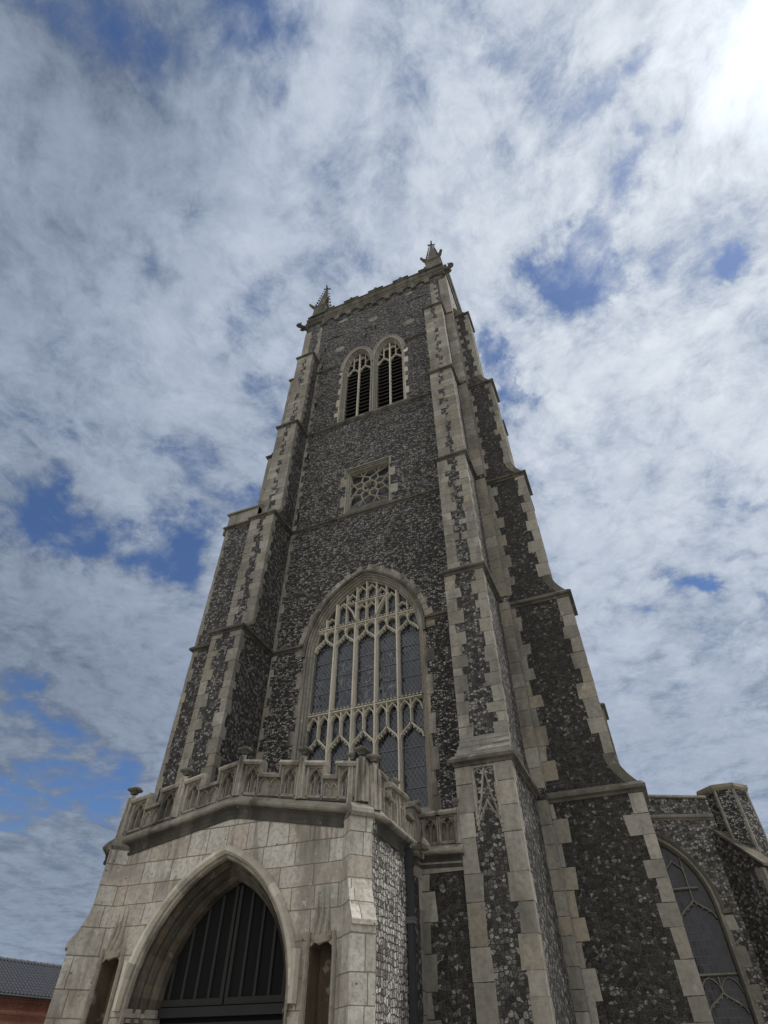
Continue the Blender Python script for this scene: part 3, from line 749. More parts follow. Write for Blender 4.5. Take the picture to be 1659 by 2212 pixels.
# ---- square sound-hole window
sq = MB()
def rect_o(o): return [(-1.12 - o, 20.3), (-1.12 - o, 23.4 + o), (1.12 + o, 23.4 + o), (1.12 + o, 20.3)]
sweep_section(sq, [(.06, .0), (.06, -.025), (.0, -.025), (0, .05), (-.05, .08), (-.07, .2), (-.1, .22), (-.1, .5)], rect_o, tint=.7)
for s in (-1, 1): quoins(sq, s * 1.17, -.016, s, 1, 20.3, 23.3, .30, .02, .04, hmin=.5, hmax=.8, proud=0)
SQ = sq.build("window", ST, T)
hd = MB(); sweep_section(hd, [(.05, .02), (.05, -.10), (.14, -.08), (.14, .02)], lambda o: [(-1.12 - o, 22.9), (-1.12 - o, 23.4 + o), (1.12 + o, 23.4 + o), (1.12 + o, 22.9)], tint=.3); hd.build("hood_mould", ST, SQ)
ls = MB()
for k in range(5):
    ls.box(-1.2, 1.2, -.03 + .07 * k, .5, 20.28 + .13 * k, 20.28 + .13 * k + .115, .2 + .1 * k)
ls.build("sill", ST_D, SQ)
tr = MB(); fr = Frame((0, .32, 22.15), (1, 0, 0), (0, -1, 0)); n0, n1 = 0, .12
circ = [(.36 * cos(2 * pi * k / 20), .36 * sin(2 * pi * k / 20)) for k in range(21)]; bar(tr, fr, circ, .07, n0, n1, .8)
for k in range(8):
    a = 2 * pi * k / 8 + pi / 8
    m0 = (.36 * cos(a - pi / 8), .36 * sin(a - pi / 8)); m2 = (.36 * cos(a + pi / 8), .36 * sin(a + pi / 8))
    rr = .92 if k % 2 == 0 else .92
    tip = (rr * cos(a), rr * sin(a)); w1 = (.66 * cos(a - .36), .66 * sin(a - .36)); w2 = (.66 * cos(a + .36), .66 * sin(a + .36))
    bar(tr, fr, [m0, w1, tip], .055, n0, n1 - .02, .8); bar(tr, fr, [m2, w2, tip], .055, n0, n1 - .02, .8)
    e = (1.45 * cos(a), 1.45 * sin(a)); e = (max(-1.03, min(1.03, e[0])), max(-1.2, min(1.2, e[1])))
    bar(tr, fr, [tip, e], .05, n0, n1 - .03, .8)
    for d in (-.5, .5):
        e2 = (max(-1.03, min(1.03, 1.5 * cos(a + d * .55))), max(-1.2, min(1.2, 1.5 * sin(a + d * .55))))
        bar(tr, fr, [tip, ((tip[0] + e2[0]) / 2 * 1.05, (tip[1] + e2[1]) / 2), e2], .035, n0, n1 - .04, .8)
for k in range(5):
    a = 2 * pi * k / 5 + .3; bar(tr, fr, [(.15 * cos(a), .15 * sin(a)), (.36 * cos(a), .36 * sin(a))], .035, n0, n1 - .04, .8)
tr.build("tracery", ST_W, SQ)
bk = MB(); bk.add([(-1.1, .45, 20.8), (1.1, .45, 20.8), (1.1, .45, 23.4), (-1.1, .45, 23.4)], [(0, 1, 2, 3)]); bk.build("glass", plain("dusty_dark_glazing", (.03, .035, .04), .4, .6, 2.5, .4), SQ)

# ---- belfry windows
for c in BC:
    bm_ = MB()
    sweep_section(bm_, [(.10, .0), (.10, -.03 - .004 * (c > 0)), (.0, -.03 - .004 * (c > 0)), (0, .05), (-.05, .12), (-.06, .2), (-.12, .26), (-.13, .8)], lambda o, c=c: round_arch(BH, BR, o, BZ, c, BS))
    BW = bm_.build("window", ST, T)
    hm = MB(); sweep_section(hm, [(.02, .0), (.02, -.06), (.14, -.07), (.16, -.10), (.22, -.14), (.28, -.10), (.28, .02)], lambda o, c=c: round_arch(BH, BR, o, BS - .1, c, BS), tint=.75)
    hm.v = [((min(x, .08) if c < 0 else max(x, .08)), y, z) for x, y, z in hm.v]; hm.build("hood_mould", ST, BW)
    tr = MB(); fr = Frame((c, .40, 0), (1, 0, 0), (0, -1, 0)); n0, n1 = 0, .18
    bar(tr, fr, [(0, BZ), (0, BS + BR - .2)], .12, n0, n1, .7)
    iw = BH - .12
    for s in (-1, 1):
        a, b = (min(0, s * iw), max(0, s * iw)); p = ogee(a, b, BS - .35, .62, 5); bar(tr, fr, p, .07, n0, n1 - .02, .7); cusps(tr, fr, p, (2, 4, 7, 12, 15, 17), .08, n0 + .02, n1 - .06)
        m = s * iw / 2; hgt = BS + (BR - .1) * .86
        bar(tr, fr, [(m, BS + .25), (m, hgt)], .06, n0, n1 - .03, .7)
        p = ogee(min(m, 0), max(m, 0), hgt - .55, .34, 4); bar(tr, fr, p, .05, n0, n1 - .04, .7)
        bar(tr, fr, [(m, BS + .75), (s * iw * .9, BS + .95)], .05, n0, n1 - .04, .7)
    tr.build("tracery", ST_W, BW)
    lv = MB(); z = BZ + .35
    while z < BS + BR - .3:
        hw_ = BH - .12 if z < BS else max(.1, (BH - .1) * (1 - ((z - BS) / BR) ** 2.2) ** .6)
        lv.prism([(c - hw_, .30, z), (c - hw_, .62, z + .30), (c - hw_, .66, z + .27), (c - hw_, .34, z - .04)], (2 * hw_, 0, 0), .5); z += .385
    lv.build("louvre_screen", LOUV, BW)
    o_ = round_arch(BH, BR, -.02, BZ, c, BS); bk = MB(); bk.add([(x, .75, zz_) for x, zz_ in o_], [tuple(range(len(o_)))]); bk.build("backing", DARK, BW)
sl = MB(); sl.prism([(-2.25, -.1, BZ), (-2.25, .5, BZ + .42), (-2.25, .5, BZ - .12), (-2.25, -.1, BZ - .12)], (4.6, 0, 0)); sl.build("belfry_sill", ST_D, T)
pj = MB()
for s, c in ((-1, BC[0]), (1, BC[1])):
    quoins(pj, c + s * (BH + .08), 0, s, 1, BZ + .1, BS, .24, .06, .04, hmin=.4, hmax=.7, proud=0)
pj.v = [(x, y if y > .01 else -.02, z) for x, y, z in pj.v]
pj.build_each("belfry_quoin_strip", ST_W, T)

# ---- corbel table, parapet, pinnacles
cb = MB()
moulding(cb, [(XL, 0), (XR, 0)], 42.35, [(-.05, -.1), (.05, -.1), (.16, 0), (.16, .12), (-.05, .12)], tint=.2)
xs = [-3.95 + 1.02 * k for k in range(9)]
for k, x in enumerate(xs):
    cb.box(x - .17, x + .17, -.16, .05, 41.55, 42.25, random.random())
    if k < 8:
        a0_, b0_ = x + .17, x + .85; hw_ = (b0_ - a0_) / 2; c = (a0_ + b0_) / 2; poly = [(a0_, 42.26)]
        poly += [(c - hw_ * cos(pi * j / 8), 41.75 + .40 * sin(pi * j / 8)) for j in range(9)] + [(b0_, 42.26)]
        cb.prism([(x_, -.12, z_) for x_, z_ in poly], (0, .14, 0))
CB = cb.build("corbel_table", ST_D, T)
pp = MB()
for a, b in (((XL, 0), (XR, 0)), ((XR, 0), (XR, YB)), ((XR, YB), (XL, YB)), ((XL, YB), (XL, 0))):
    moulding(pp, [a, b], 43.1, [(-.4, -.65), (.08, -.65), (.12, -.4), (.2, -.3), (.26, -.1), (.26, .0), (.12, .12), (.12, .42), (.2, .46), (.2, .54), (-.3, .56)], tint=.3)
for k in range(5):
    c = .2 + (k - 2) * 2.03
    for j in range(4):
        x0, x1 = c - .56 + j * .28, c - .56 + (j + 1) * .28
        h = (.42, .62, .62, .42)[j]; pp.box(x0, x1, -.10, .28, 43.6, 43.6 + h, .3)
    for x in (c - .42, c - .05, c + .37):
        hh = .52 if x != c - .05 else .74
        pp.loft([[(x + r_ * cos(q_ * pi / 3), .05 + r_ * sin(q_ * pi / 3), 43.6 + hh + dz_) for q_ in range(6)] for r_, dz_ in ((.13, 0), (.17, .09), (.10, .19), (.03, .27))], True, .3)
    pp.box(c - .62, c + .62, -.16, .34, 43.98, 44.07, .35)
for sx in (XL, XR):
    for k in range(5):
        c = 5.6 + (k - 2) * 2.03; pp.box(sx - .2, sx + .1, c - .55, c + .55, 43.6, 44.2, .3)
PP = pp.build("parapet", ST_D, T)
def pinnacle_mesh(hgt):
    m_ = MB()
    m_.loft([[(s1 * h, s2 * h, z) for s1, s2 in ((-1, -1), (1, -1), (1, 1), (-1, 1))] for h, z in ((.66, 0), (.66, .12), (.56, .2), (.53, 1.5), (.62, 1.62), (.62, 1.72), (.5, 1.8))], True, .5)
    z0 = 1.78
    m_.loft([[(s1 * h, s2 * h, z) for s1, s2 in ((-1, -1), (1, -1), (1, 1), (-1, 1))] for h, z in ((.42, z0), (.40, z0 + .35), (.06, z0 + hgt))], True, .5)
    for s1, s2 in ((-1, -1), (1, -1), (1, 1), (-1, 1)):
        for k in range(7):
            t = .10 + k * .125; h = .41 * (1 - t) + .06 * t; z = z0 + .1 + hgt * t; c = .055 + .05 * (1 - t)
            p = Vector((s1 * (h + c * .8), s2 * (h + c * .8), z)); d = c * 1.0
            m_.loft([[(p.x + d * q_ * cos(j * pi / 2.5), p.y + d * q_ * sin(j * pi / 2.5), p.z + dz_ * d) for j in range(5)] for q_, dz_ in ((.3, -1), (1, -.2), (.9, .5), (.3, 1.1))], True, .4)
        # small corner beast at the foot of the spirelet
        b = Vector((s1 * .60, s2 * .60, z0 - .02)); e = Vector((s1, s2, 0)).normalized(); f = Vector((-e.y, e.x, 0))
        m_.loft([[b + e * (l + .0) + f * (w_ * cos(j * pi / 3)) + Vector((0, 0, up + w_ * sin(j * pi / 3))) for j in range(6)] for l, w_, up in ((-.15, .12, 0), (.06, .14, .04), (.18, .10, .12), (.27, .12, .20), (.34, .05, .22))], True, .4)
    # finial
    zt_ = z0 + hgt
    m_.loft([[(r_ * cos(j * pi / 3), r_ * sin(j * pi / 3), zt_ + dz_) for j in range(6)] for r_, dz_ in ((.07, -.1), (.05, .1), (.12, .2), (.06, .3), (.04, .5), (.01, .62))], True, .4)
    for k in range(4):
        a = k * pi / 2 + .3; e = Vector((cos(a), sin(a), 0)); f = Vector((-e.y, e.x, 0))
        m_.loft([[e * l + f * (.06 * cos(j * pi / 2)) + Vector((0, 0, zt_ + .12 + up + .06 * sin(j * pi / 2))) for j in range(4)] for l, up in ((.03, 0), (.18, .03), (.30, .10))], True, .4)
    return m_
pin = pinnacle_mesh(4.05).build("pinnacle", ST_D, None)
pin.location = (4.95, .45, 43.15)
first = True
for x, y in ((4.86, .28), (-4.5, .28), (4.86, YB - .3), (-4.5, YB - .3)):
    o = pin if first else pin.copy()
    if not first: COL.objects.link(o)
    first = False
    o.location = (x, y, 43.15); adopt(o, T)
# corner gargoyles below the parapet
def gargoyle(mb, p, d, ln=.7, r=.17):
    e = Vector(d).normalized(); f = Vector((-e.y, e.x, 0)); p = Vector(p)
    rings = []
    for l, w_, up in ((-.1, 1.0, 0), (.25, 1.15, .02), (.5, .85, .05), (.68, .95, .12), (.85, 1.2, .16), (1.0, .8, .10), (1.1, .45, .04)):
        rings.append([p + e * (l * ln) + f * (r * w_ * cos(j * pi / 4)) + Vector((0, 0, up * ln + r * w_ * .9 * sin(j * pi / 4))) for j in range(8)])
    mb.loft(rings, True, .3)
    for s in (-1, 1):
        q_ = p + e * (.72 * ln) + f * (s * r * .9) + Vector((0, 0, .2 * ln)); mb.loft([[q_ + Vector((r * .4 * cos(j * 2), r * .4 * sin(j * 2), 0)) for j in range(3)], [q_ + f * (s * r * .4) + Vector((r * .06 * cos(j * 2), r * .06 * sin(j * 2), r * .8)) for j in range(3)]], True, .3)
        q_ = p + e * (.2 * ln) + f * (s * r * .8); mb.loft([[q_ + f * (r * .5 * cos(j * pi / 3)) + Vector((0, 0, r * .5 * sin(j * pi / 3) - dz_)) + e * dl for j in range(6)] for dl, dz_ in ((0, 0), (.15 * ln, r * .9), (.42 * ln, r * 1.0))], True, .3)
for x, y, d in ((XL - .02, -.02, (-1, -1, 0)), (XR + .02, -.02, (1, -.6, 0))):
    gm = MB(); gargoyle(gm, (x, y, 42.15), d, .75, .18); gm.build("gargoyle", ST_D, T)

# ------------------------------------------------------------------ PORCH
PX, PH, PY = -.29, 3.22, -5.6
PR_, PL_ = PX + PH, PX - PH
Pt = thing("church_porch", "pale ashlar porch with pointed doorway, niches and pierced stepped parapet, against the tower foot", "porch", (PX, -3.0, 0))
AH, AS, AR = 1.72, 2.55, 2.35
def gz(x): return 5.93 - .165 * abs(x - PX)              # gable line of the cornice
pw = MB()
niche = [(-2.31, .205, 0, 3.42), (2.28, .205, 0, 3.42)]
def niche_outline(cx, hw, zt): return [(cx - hw, 1.3), (cx - hw, zt - .16), (cx, zt), (cx + hw, zt - .16), (cx + hw, 1.3)]
holes = [niche_outline(PX - 2.31, .22, 3.45), arch_outline(AH, AR, 0, 0.02, PX, AS, 14), niche_outline(PX + 2.29, .22, 3.45)]
wall_sheet(pw, PY, PL_, PR_, 0, 5.2, holes)
pw.add([(PL_, PY, 5.2), (PR_, PY, 5.2), (PR_, PY, gz(PR_)), (PX, PY, gz(PX)), (PL_, PY, gz(PL_))], [(0, 1, 2, 3, 4)])
PW_ = pw.build("front_wall", ASH, Pt)
for cx in (PX - 2.31, PX + 2.29):
    nm = MB(); hw = .22; d = .34
    o = niche_outline(cx, hw, 3.45); b = [(cx + (x - cx) * .8, z) for x, z in o]
    for j in range(len(o) - 1):
        nm.add([(o[j][0], PY, o[j][1]), (o[j + 1][0], PY, o[j + 1][1]), (b[j + 1][0], PY + d, b[j + 1][1]), (b[j][0], PY + d, b[j][1])], [(0, 1, 2, 3)], .3)
    nm.add([(x, PY + d, z) for x, z in b], [tuple(range(5))], .1)
    nm.add([(o[0][0], PY, 1.3), (o[-1][0], PY, 1.3), (b[-1][0], PY + d, 1.3), (b[0][0], PY + d, 1.3)], [(0, 1, 2, 3)], .3)
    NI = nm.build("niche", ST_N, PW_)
    cn = MB()                                            # worn canopy: a drooping lip and three ribs running up to points
    cn.loft([[(cx + .20 * q_ * cos(pi + j * pi / 8), PY + .03 + dd * sin(pi + j * pi / 8), z + .05 * abs(cos(j * pi / 8)) * (z < 3.45)) for j in range(9)] for q_, dd, z in ((.5, .10, 3.30), (.95, .15, 3.32), (1.08, .15, 3.40), (.95, .12, 3.52), (.75, .07, 3.66), (.5, .03, 3.80))], True, .95)
    for k in range(3):
        px = cx + (k - 1) * .11
        cn.loft([[(px + r_ * cos(j * pi / 5 + pi), PY + .02 + (r_ * 1.1 + ad) * sin(j * pi / 5 + pi), z) for j in range(6)] for r_, ad, z in ((.03, .09, 3.40), (.055, .09, 3.48), (.05, .06, 3.62), (.034, .03, 3.8), (.02, .02, 4.0), (.003, .0, 4.2 + .22 * (k == 1) + .12 * (k == 2)))], True, .9)
    for s in (-1, 1):
        bar(cn, Frame((cx, PY, 0), (1, 0, 0), (0, -1, 0)), [(s * .27, 1.3), (s * .27, 3.2), (s * .24, 3.5)], .085, -.01, .06, .6)
    cn.build("canopy", ST_P, NI)
# doorway mouldings
am = MB()
sweep_section(am, [(.02, .0), (.02, -.03), (-.03, -.02), (-.05, .04)],
              lambda o: arch_outline(AH, AR, o, .02, PX, AS, 14))
ai = MB(); sweep_section(ai, [(-.05, .04), (-.06, .06), (-.02, .09), (-.02, .13), (-.09, .16), (-.12, .13), (-.15, .19), (-.11, .25), (-.18, .28), (-.21, .25), (-.24, .33), (-.20, .38), (-.27, .42), (-.31, .50), (-.31, .70)],
              lambda o: arch_outline(AH, AR, o, .02, PX, AS, 14))
for m_ in (am, ai): m_.v = [(x, PY + y, z) for x, y, z in m_.v]
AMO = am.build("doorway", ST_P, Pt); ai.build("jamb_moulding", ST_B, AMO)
hd = MB(); sweep_section(hd, [(.03, .01), (.03, -.07), (.08, -.13), (.15, -.12), (.19, -.04), (.19, .01)], lambda o: arch_outline(AH, AR, o, 3.28, PX, AS, 14))
hd.v = [(x, PY + y, z) for x, y, z in hd.v]; hd.build("hood_mould", ST_W, AMO)
cp = MB()
for s in (-1, 1):
    cp.mark(); a, b = PX + s * (AH + .05), PX + s * (AH - .34)
    for z, pr in ((2.40, .0), (2.47, .04), (2.53, .02)):
        poly = [(a, PY - .03 - pr), (a - s * .1, PY + .05 - pr), (b + s * .02 - s * pr, PY + .48), (b, PY + .68), (a, PY + .68)]
        cp.prism([(x, y, z) for x, y in poly], (0, 0, .06), .35)
cp.build_each("capital", ST_P, AMO)
# doors
DY = PY + .66
for s in (-1, 1):
    dm = MB(); hw = AH - .33; n = 12
    pts = [(PX, 2.60)] + [(PX, AS + arch_h(AH - .3, AR - .35, 0))] + [(PX + s * hw * k / n, AS + arch_h(AH - .3, AR - .35, hw * k / n)) for k in range(1, n + 1)] + [(PX + s * hw, 2.60)]
    dm.prism([(x, DY, z) for x, z in pts], (0, .08, 0), .5)
    dm.box(PX, PX + s * hw, DY + .02, DY + .1, .02, 2.5)
    DR = dm.build("door", WOOD, AMO)
    bt = MB()
    for k in range(5):
        u = .02 + k * .30; 
        if u > hw: break
        ztop = AS + arch_h(AH - .3, AR - .35, u + .03) - .03
        bt.box(PX + s * u, PX + s * (u + (.055 if k else .07)), DY - .035, DY, 2.74, ztop)
        bt.box(PX + s * u, PX + s * (u + .05), DY - .02, DY + .02, .05, 2.4)
    bt.box(PX + s * .02, PX + s * hw, DY - .03, DY, 2.64, 2.74)
    bt.build("battens", WOOD_L, DR)
tb = MB(); tb.box(PX - 1.45, PX + 1.45, DY - .09, DY + .06, 2.48, 2.62); tb.box(PX - 1.45, PX + 1.45, DY - .06, DY + .06, 2.30, 2.40); tb.build("door_rail", WOOD_R, AMO)
# side walls and inside
sw = MB()
for x in (PR_, PL_):
    sw.mark(); xi = x - .6 if x > PX else x + .6
    sw.box(min(x, xi), max(x, xi), PY + .72, -.02, 0, 5.32)
    sw.box(min(x, xi), max(x, xi), PY + .02, PY + .72, 0, 5.32)
sw.build_each("side_wall", F_WH, Pt)
rf = MB(); rf.prism([(PL_ + .3, PY + .3, 5.1), (PX, PY + .3, 5.6), (PR_ - .3, PY + .3, 5.1)], (0, 5.3, 0)); rf.build("roof", LEAD, Pt)
# dressed stone band under the flank cornice and flint return wall beside the tower buttress
bd = MB(); bd.box(PR_ - .1, PR_ + .012, PY + .2, -3.75, 5.03, 5.30); stack(bd, PR_ - .1, PR_ + .014, -3.05, -2.84, 0, 5.1); bd.box(PR_ - .1, PR_ + .013, -3.6, -3.05, 4.75, 5.1)
bd.build("stone_band", ST, Pt)
dk = MB(); dk.box(PR_ - .3, PR_ + .006, -3.78, -2.86, 0, 4.9); dk.box(PR_, 3.97, -2.85, -2.2, 0, 5.1)
RW = dk.build("return_wall", F_DK, Pt)
rq = MB(); rq.box(PR_ + .01, 3.96, -2.87, -2.5, 4.86, 5.12); z = 0
quoins(rq, PR_ + .012, -2.85, 1, 1, 0, 4.86, .26, .15, .1, hmin=.4, hmax=.6, proud=.012)
rq.build("quoins", ST, RW)
# diagonal corner buttresses
for s in (1, -1):
    db = MB(); cxx_, cyy = PX + s * PH, PY
    ax = Vector((s, -1, 0)).normalized(); ac = Vector((s, 1, 0)).normalized(); hw = .225
    base = Vector((cxx_ - s * .29, cyy, 0))
    def sec(r, z): return [base + ac * hw + ax * -.22 + Vector((0, 0, z)), base + ac * hw + ax * r + Vector((0, 0, z)), base - ac * hw + ax * r + Vector((0, 0, z)), base - ac * hw + ax * -.22 + Vector((0, 0, z))]
    r0, r1 = .42, .20
    db.loft([sec(r0, 0), sec(r0, 3.5)], True, .5)
    db.loft([sec(r0 + .05, 3.5), sec(r0 + .05, 3.57), sec(r1 + .12, 3.8), sec(r1 + .03, 4.05), sec(r1, 4.2)], True, .5)
    db.loft([sec(r1, 4.2), sec(r1, 5.32)], True, .5)
    dbo = db.build("corner_buttress", ASH, Pt)
    cp_ = MB(); cp_.loft([sec(r1 + .05, 5.24), sec(r1 + .09, 5.30), sec(r1 + .07, 5.38), sec(r1 - .1, 5.52)], True, .5); cp_.build("cap", ST_P, dbo)
# cornice
CORN = [(-.1, -.06), (.12, -.06), (.17, -.045), (.19, -.01), (.185, .02), (.08, .13), (-.1, .15)]
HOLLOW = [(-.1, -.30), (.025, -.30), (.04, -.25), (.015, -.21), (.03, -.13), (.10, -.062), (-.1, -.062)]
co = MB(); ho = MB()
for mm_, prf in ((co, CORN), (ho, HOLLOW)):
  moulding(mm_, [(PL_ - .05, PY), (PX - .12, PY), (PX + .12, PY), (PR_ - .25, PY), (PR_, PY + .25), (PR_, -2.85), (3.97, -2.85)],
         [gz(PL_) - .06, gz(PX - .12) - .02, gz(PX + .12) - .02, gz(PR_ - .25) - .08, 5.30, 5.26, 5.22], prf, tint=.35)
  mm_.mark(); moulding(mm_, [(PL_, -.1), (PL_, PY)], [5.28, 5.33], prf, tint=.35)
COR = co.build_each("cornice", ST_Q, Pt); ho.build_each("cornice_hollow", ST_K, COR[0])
# --- pierced parapet
def post(mb, p, h, w_=.13, cap=None):
    """slender pier of clustered shafts, set cornerwise, under a spreading worn cap"""
    x, y, z = p
    def ring(r, zz_, n=4, a0=0.0, ox=0, oy=0): return [(x + ox + r * cos(a0 + 2 * pi * j / n), y + oy + r * sin(a0 + 2 * pi * j / n), z + zz_) for j in range(n)]
    mb.loft([ring(w_ * 1.05, 0), ring(w_ * 1.0, h * .42), ring(w_ * .66, h * .50), ring(w_ * .62, h - .16)], True, .75)
    for sx in (-1, 1):
        mb.loft([ring(w_ * .36, 0, 6, 0, sx * w_ * 1.0, .01), ring(w_ * .34, h * .60, 6, 0, sx * w_ * .98, .01), ring(w_ * .2, h * .74, 6, 0, sx * w_ * .7, .01)], True, .45)
        mb.loft([ring(w_ * .3, 0, 6, 0, sx * w_ * .5, -w_ * .62), ring(w_ * .28, h * .80, 6, 0, sx * w_ * .42, -w_ * .5)], True, .85)
    if cap is not None:
        q = pi / 4
        cap.loft([ring(w_ * .70, h - .13, 4, q), ring(w_ * .85, h - .09, 4, q), ring(w_ * 1.5, h - .055, 4, q + .05), ring(w_ * 1.6, h - .02, 4, q), ring(w_ * 1.3, h + .005, 4, q), ring(w_ * .6, h + .03, 4, q)], True, random.random())
        for k in range(4):
            a = random.uniform(0, 6.3); r_ = random.uniform(.5, 1.0) * w_; s_ = random.uniform(.018, .032)
            cap.loft([ring(s_ * q_, h + dz_, 5, a, r_ * cos(a), r_ * sin(a)) for q_, dz_ in ((1, -.03), (1.1, .01), (.4, .04))], True, random.random())
def posts_out(mb, cap):
    p = mb.build("post", ST_Q, Pt); cap.build("cap", ST_D, p)
def merlon(mb, fr, u0, u1, h, lights=2, left=True, right=True):
    th = .15; cz = h - .10
    for u in (u0 + .025, u1 - .025): bar(mb, fr, [(u, 0), (u, cz)], .06, -th / 2, th / 2, .6)
    bar(mb, fr, [(u0, .05), (u1, .05)], .12, -th / 2, th / 2, .5)
    wl = (u1 - u0 - .08) / lights; hs = h * .47
    for k in range(lights):
        a, b = u0 + .04 + wl * k, u0 + .04 + wl * (k + 1); c = (a + b) / 2
        p = parch(a, b, hs, wl * 1.0, 4); bar(mb, fr, p, .038, -th / 2, th / 2 - .01, .8)
        for q2 in ((a, hs + .02), (b, hs + .02)):                    # solid eyes between the heads
            pass
        if k: bar(mb, fr, [(a, .05), (a, hs + .06)], .042, -th / 2, th / 2, .8)
    c = (u0 + u1) / 2; v0 = hs + wl * .55
    if lights == 2:
        for d in (-1, 1): bar(mb, fr, [(c, v0 - .02), (c + d * wl * .55, v0 + (cz - v0) * .42), (c, cz - .02)], .034, -th / 2, th / 2 - .01, .8)
        for d in (-1, 1):
            mb.prism([fr.p(c + d * wl * 1.0, hs + wl * .8, -.03), fr.p(c + d * wl * 1.0, cz, -.03), fr.p(c + d * .02, cz, -.03), fr.p(c + d * wl * .55, v0 + (cz - v0) * .45, -.03)], fr.nn * .05, .3)
    mb.prism([fr.p(u0, cz - .02, -.05), fr.p(u1, cz - .02, -.05), fr.p(u1, cz + .03, -.05), fr.p(u0, cz + .03, -.05)], fr.nn * .10, .4)
    # coping, returned down the stepped side
    def cope(a, b): mb.prism([fr.p(a, h - .085, -th * .8), fr.p(a, h - .085, th * .85), fr.p(a, h - .04, th * 1.05), fr.p(a, h + .02, th * .75), fr.p(a, h + .04, 0), fr.p(a, h + .02, -th * .8)], fr.p(b, 0, 0) - fr.p(a, 0, 0), .45)
    cope(u0 - .05, u1 + .05)
def valley(mb, fr, u0, u1, h, lights=2):
    th = .14
    mb.prism([fr.p(u0, 0, -.03), fr.p(u1, 0, -.03), fr.p(u1, h, -.03), fr.p(u0, h, -.03)], fr.nn * .05, .5)
    bar(mb, fr, [(u0, .05), (u1, .05)], .10, -th / 2, th / 2, .5)
    wl = (u1 - u0) / lights
    for k in range(lights):
        a, b = u0 + wl * k, u0 + wl * (k + 1); p = parch(a + .015, b - .015, h * .45, wl * .7, 4); bar(mb, fr, p, .035, .01, th / 2, .6)
        bar(mb, fr, [(a + .015, .05), (a + .015, h * .5)], .035, .01, th / 2, .6); bar(mb, fr, [(b - .015, .05), (b - .015, h * .5)], .035, .01, th / 2, .6)
    mb.prism([fr.p(u0, h - .06, -th * .9), fr.p(u0, h - .06, th * .9), fr.p(u0, h, th * 1.05), fr.p(u0, h + .05, th * .3), fr.p(u0, h + .05, -th * .9)], fr.p(u1, 0, 0) - fr.p(u0, 0, 0), .35)
bal = MB()
posts_x = [-2.98, -1.54, 0.0, 1.60, 2.98]
BY = PY + .02
for i in range(4):
    xa, xb = PX + posts_x[i], PX + posts_x[i + 1]
    sh = .165 if i < 2 else -.165
    za = 5.93 + .12 - .165 * abs(posts_x[i])
    fr = Frame((xa, BY, za), (1, 0, 0), (0, -1, 0), sh); L = xb - xa
    merlon(bal, fr, .12, .52, .75); merlon(bal, fr, L - .52, L - .12, .75)
    for uu in (.54, L - .54): bar(bal, fr, [(uu, .40), (uu, .72)], .085, -.10, .13, .5)
    valley(bal, fr, .52, L - .52, .46, 2)
PB = bal.build("parapet", ST_Q, Pt)
for i, px_ in enumerate(posts_x):
    pm = MB(); cm = MB(); zb = 5.93 + .10 - .165 * abs(px_); post(pm, (PX + px_, BY - .04, zb), 1.06, .115 if i < 4 else .13, cm)
    if i == 4: post(pm, (PX + px_ - .22, BY - .03, zb), 1.0, .085, cm); post(pm, (PX + px_ + .12, BY + .16, zb - .05), 1.02, .085, cm)
    posts_out(pm, cm)
# flank parapet (right) and return
fl = MB(); ys = [PY + .15, -4.25, -2.95]
for i in range(2):
    fr = Frame((PR_ - .02, ys[i], 5.40), (0, 1, 0), (1, 0, 0), -.02); L = ys[i + 1] - ys[i]
    merlon(fl, fr, .05, .38, .78, 2); merlon(fl, fr, L - .46, L - .1, .78, 2); valley(fl, fr, .38, L - .46, .45, 3)
FP = fl.build("parapet", ST_Q, Pt)
for y, h, w_ in ((PY + .13, 1.08, .12), (-4.25, 1.0, .07), (-2.92, .95, .07)):
    pm = MB(); cm = MB(); post(pm, (PR_ - .02, y, 5.40), h, w_, cm); posts_out(pm, cm)
rt_ = MB(); fr = Frame((PR_ + .05, -2.87, 5.36), (1, 0, 0), (0, -1, 0)); L = 3.86 - PR_ - .05
merlon(rt_, fr, .04, L / 2, .70, 2); merlon(rt_, fr, L / 2, L - .02, .70, 2)
rt_.add([fr.p(u, v, -.06) for u, v in ((0, 0), (L, 0), (L, .65), (0, .65))], [(0, 1, 2, 3)], .4)
RP = rt_.build("parapet", ST_Q, Pt)
pm = MB(); cm = MB(); post(pm, (3.87, -2.89, 5.36), .92, .07, cm); posts_out(pm, cm)
lp = MB(); ln_ = MB()
ys = [-4.25 + 1.4 * k for k in range(3)]
fr = Frame((PL_ + .02, PY + .15, 5.40), (0, 1, 0), (-1, 0, 0))
for k in range(3):
    merlon(lp, fr, .1 + 1.7 * k, .6 + 1.7 * k, .75); valley(lp, fr, .6 + 1.7 * k, 1.8 + 1.7 * k, .45)
lp.build("parapet", ST_Q, Pt)
# gargoyle, hopper and downpipe on the flank
gm = MB(); gargoyle(gm, (PR_ + .08, -3.74, 5.15), (1, -.1, -.1), .42, .125); gm.build("gargoyle", ST_D, Pt)
dp = MB()
def tube(mb, p0, p1, r, n=10): 
    p0, p1 = Vector(p0), Vector(p1); d = (p1 - p0).normalized(); a = d.orthogonal().normalized(); b = d.cross(a)
    mb.loft([[p + (a * cos(2 * pi * j / n) + b * sin(2 * pi * j / n)) * r for j in range(n)] for p in (p0, p1)], True, .5)
dp.box(PR_ + .03, PR_ + .15, -3.86, -3.74, 0, 4.85)
DP = dp.build("downpipe", PIPE, Pt)
hp = MB(); hp.loft([[(PR_ + .09 + a * r_, -3.80 + b * r_, z) for a, b in ((-1, -1), (1, -1), (1, 1), (-1, 1))] for r_, z in ((.07, 4.80), (.10, 4.92), (.14, 5.02), (.14, 5.10))], True, .5); hp.build("hopper", PIPE, DP)
